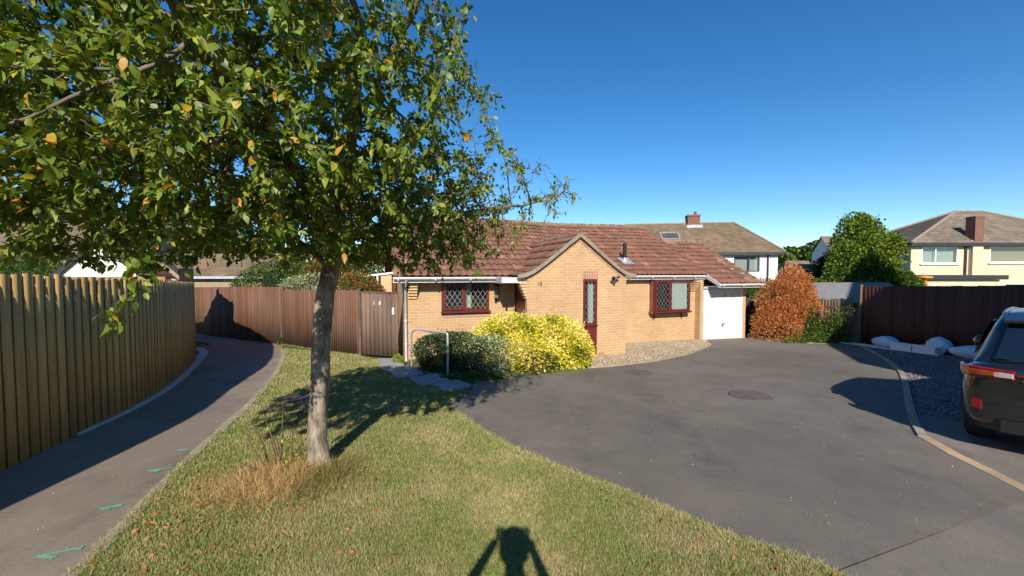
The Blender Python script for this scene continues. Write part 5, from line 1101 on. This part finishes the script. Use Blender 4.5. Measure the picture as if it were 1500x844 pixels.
# chains
done = set(); stack = [0]
def rough_tube(mb, pts, rs, n, amp):
    k = len(pts); vs = []
    for i, p in enumerate(pts):
        t_ = (pts[min(i+1,k-1)]-pts[max(i-1,0)]); t_ = t_/(np.linalg.norm(t_)+1e-9); a = np.cross(t_, [0.3,.1,1.0] if abs(t_[2]) < .85 else [1,.1,0]); a /= np.linalg.norm(a); b_ = np.cross(t_, a)
        for j in range(n):
            q = 2*math.pi*j/n; r_ = rs[i]*(1+amp*math.sin(3*q+i*.35)+amp*.7*math.sin(5*q-i*.6)+(.10*amp/.065*max(0, math.sin(i*.9+q*1.0)*math.sin(i*.37+q*2)) if amp > .05 else 0)); vs.append(p+a*math.cos(q)*r_+b_*math.sin(q)*r_)
    mb.add([tuple(v) for v in vs], [(i*n+j, i*n+(j+1)%n, (i+1)*n+(j+1)%n, (i+1)*n+j) for i in range(k-1) for j in range(n)], True)
main = [0]
while kids[main[-1]] and NN[main[-1]][2] < 2.1: main.append(max(kids[main[-1]], key=lambda c: rad_[c]))
rs = [rad_[i] for i in main]; rs[0] *= 1.6; rs[1] *= 1.3
for i in range(len(rs)): rs[i] = (.092 - .0006*i) * (1.5 if i < 2 else 1.28 if i < 3 else 1.12 if i < 4 else 1.04 if i < 5 else 1)
mt = MB(); rough_tube(mt, [NN[i] for i in main], rs, 24, .065); mt.build('trunk', M['bark'], T)
inmain = set(main); starts = [(i, k) for i in main for k in kids[i] if k not in inmain]
while starts:
    p0, c = starts.pop(); ch = [p0, c]
    while kids[ch[-1]]:
        nx = max(kids[ch[-1]], key=lambda q: rad_[q]); starts += [(ch[-1], k) for k in kids[ch[-1]] if k != nx]; ch.append(nx)
    rs = [min(rad_[i], rad_[ch[1]]) for i in ch]
    rough_tube(mb_b, [NN[i] for i in ch], rs, 10 if rs[0] > .02 else 4, .04 if rs[0] > .02 else 0)
mb_b.build('branches', M['limb'], T)
tipn = np.array([i for i in range(30, cnt) if rad_[i] < .0065]); rp = []; rd = []
for i in tipn:
    x = NN[i][0]; pxx, pyy, _ = proj(NN[i][None]); sparse = float(np.interp(pxx[0], [560, 680, 730, 800], [1, .8, .45, .33])) * (.7 if pyy[0] < 60 and pxx[0] > 480 else 1)
    k = g.poisson(11.5*sparse); dirp = NN[i]-NN[PA[i]]
    for j in range(k): rp.append(NN[i]-dirp*g.random()+g.normal(0,.022,3)); dd = g.normal(0,.75,3)+dirp/np.linalg.norm(dirp)*.7; dd[2] -= .45; rd.append(dd)
rp, rd = np.array(rp), np.array(rd); print('tree nodes', cnt, 'leaves', len(rp))
leaves('crown', rp, rd, g.uniform(.030,.074,len(rp))*np.interp(rp[:,0]/rp[:,1], [-.4, -.05], [1, .72]), M['leaf'], T, detailed=True, ratio=.31, curl=.35)
# suckers, dry stems round the base
T = thing('dead_weed_stems', (tb.x-.2, tb.y, tb.z), 'upright brown dead stems with a few lime leaves beside the trunk', 'plant'); mb = MB(); lp = []
for px_, y0, y1, lean in ((415,690,592,0), (388,690,612,-.05), (370,690,618,-.12), (405,695,640,.02), (430,690,625,.03), (360,700,640,-.25), (350,702,678,-.3), (398,688,650,.08)):
    b0 = G(px_*.35+415*.65+random.uniform(-8,8), y0); top_ = AT(px_, y1, b0.y); m_ = b0.lerp(top_, .5)+Vector((random.uniform(-.02,.02), 0, .02)); mb.tube([b0, m_, top_], [.010, .008, .004], 5); lp += [b0.lerp(top_, random.uniform(.3, .9)) for _ in range(3)]
mb.build('stems', M['stem'], T); P = np.array([list(p) for p in lp]+[[tb.x-.25+random.gauss(0,.12), tb.y-.05+random.gauss(0,.06), tb.z+.10+random.random()*.18] for _ in range(36)]); leaves('leaves', P, RNG.normal(0,1,P.shape), RNG.uniform(.03,.05,len(P)), M['lime_leaf'], T, detailed=True)
# fallen leaves
q = np.vstack([sample_poly([p for p in lawn_poly if p.y > .5], 380), rad(tb.x-.35, tb.y-.7, .5, .35, 260), rad(-2.1, 2.5, .5, .3, 60), rad(1.6, 2.7, .3, .25, 45), along(lawn_right[6:-8], 50, .08)]); q = q[inpoly(q[:,0], q[:,1], lawn_poly)]
P = np.stack([q[:,0], q[:,1], GZ(q[:,1])+.04], 1); D = RNG.normal(0,1,P.shape); D[:,2] *= .25
o = leaves('fallen_leaves', P, D, RNG.uniform(.022,.048,len(P)), M['litter'], None, detailed=True, ratio=.36, curl=.5); tag(o, 'scattered orange brown fallen leaves on the lawn', 'leaves', kind='stuff')
# specks on the tarmac
q = None
tag(stones('tarmac_grit', drive, 900, .003, .010, .013, M['pebble'], .5), 'loose grit and tiny stones scattered over the drive', 'grit')
tag(stones('path_grit', path_left[:-1]+path_back+list(reversed(lawn_left)), 500, .003, .009, .009, M['pebble'], .5), 'loose grit scattered over the footpath', 'grit')
# ------------------------------------------------------------------ the photographer, behind the camera (throws the shadow on the lawn)
M['skin'] = pm('skin', (.52,.33,.24), .55, .08); M['shirt'] = pm('navy_shirt', (.04,.06,.12), .9, .1); M['jeans'] = pm('blue_jeans', (.05,.08,.14), .9, .15); M['hair'] = pm('brown_hair', (.05,.03,.02), .7, .2)
PT = thing('person', (.02, -.24, gz(-.4)), 'person in navy shirt holding a phone up at eye level', 'person')
def skinned(name, pts, edges, rads, mat, parent, lv=2):
    me = bpy.data.meshes.new(name); Mi = wmat(parent).inverted(); me.from_pydata([tuple(Mi @ Vector(p)) for p in pts], edges, []); o = link(bpy.data.objects.new(name, me)); o.parent = parent
    o.modifiers.new('skin', 'SKIN'); s_ = o.modifiers.new('sub', 'SUBSURF'); s_.levels = s_.render_levels = lv
    for i, r_ in enumerate(rads): rr_ = r_ if isinstance(r_, tuple) else (r_, r_); me.skin_vertices[0].data[i].radius = rr_
    me.skin_vertices[0].data[0].use_root = True; me.materials.append(mat); o.modifiers['skin'].use_smooth_shade = True; return o
g0_ = gz(-.4); X0, Y0 = .015, -.24
hl, hr = Vector((-.095, -.05, 1.83)), Vector((.105, -.05, 1.83)); el, er = Vector((-.31, -.16, 1.52)), Vector((.25, -.16, 1.50))
pts = [(X0,Y0,1.04), (X0,Y0,1.22), (X0,Y0,1.46), (X0,Y0,1.60), (X0,Y0+.01,1.68), (X0,Y0+.02,1.79), (X0,Y0+.02,1.88),
       (X0-.17,Y0,1.52), tuple(el), tuple(hl.lerp(el,.25)), (X0+.17,Y0,1.52), tuple(er), tuple(hr.lerp(er,.25)),
       (X0-.10,Y0,.95), (X0-.12,Y0,.52), (X0-.13,Y0-.03,.10), (X0-.14,Y0+.10,.05), (X0+.10,Y0,.95), (X0+.12,Y0,.52), (X0+.13,Y0-.03,.10), (X0+.14,Y0+.10,.05), tuple(hl+Vector((-.02,-.01,-.03))), tuple(hr+Vector((.02,-.01,-.03)))]
ed = [(0,1),(1,2),(2,3),(3,4),(4,5),(5,6),(3,7),(7,8),(8,9),(3,10),(10,11),(11,12),(0,13),(13,14),(14,15),(15,16),(0,17),(17,18),(18,19),(19,20),(9,21),(12,22)]
rd_ = [(.15,.11),(.14,.10),(.16,.11),(.11,.08),.06,(.075,.09),(.075,.09),.065,.045,.03,.065,.045,.03,.085,.06,.042,.035,.085,.06,.042,.035,(.035,.02),(.035,.02)]
skinned('body', pts, ed, rd_, M['skin'], PT)
skinned('shirt', [pts[i] for i in (1,2,3,7,10,0)]+[tuple(Vector(pts[7]).lerp(el,.6)), tuple(Vector(pts[10]).lerp(er,.6))], [(0,1),(1,2),(2,3),(2,4),(0,5),(3,6),(4,7)], [(.155,.12),(.175,.125),(.12,.095),.078,.078,(.165,.125),.062,.062], M['shirt'], PT)
skinned('jeans', [pts[i] for i in (0,13,14,15,17,18,19)], [(0,1),(1,2),(2,3),(0,4),(4,5),(5,6)], [(.165,.125),.1,.075,.06,.1,.075,.06], M['jeans'], PT)
mb = MB(); mb.lathe([(.001,.125),(.06,.115),(.10,.07),(.11,.0),(.10,-.06)][::-1], (X0, Y0-.0, 1.87), 18); mb.build('hair', M['hair'], PT)
mb = MB(); mb.tube([(X0,Y0+.10,1.85), (X0,Y0+.13,1.81), (X0,Y0+.105,1.80)], [.008,.014,.01], 6); mb.build('nose', M['skin'], PT)
for s_, h_ in ((-1, hl), (1, hr)):
    for k in range(4):
        z = h_.z+.035-.022*k; skinned('finger', [(h_.x+s_*.012, h_.y-.01, z), (h_.x+s_*.022, h_.y+.012, z), (h_.x-s_*.005, h_.y+.026, z), (h_.x-s_*.03, h_.y+.024, z)], [(0,1),(1,2),(2,3)], [.010,.009,.008,.007], M['skin'], PT, 1)
    skinned('thumb', [(h_.x+s_*.01, h_.y-.02, h_.z-.03), (h_.x+s_*.0, h_.y-.035, h_.z-.005), (h_.x-s_*.03, h_.y-.03, h_.z+.01)], [(0,1),(1,2)], [.012,.011,.009], M['skin'], PT, 1)
mb = MB(); mb.cbox(-.082, .082, -.052, -.040, 1.795, 1.872, .004); tag(mb.build('phone', M['black']), 'black smartphone held sideways by the photographer', 'phone')
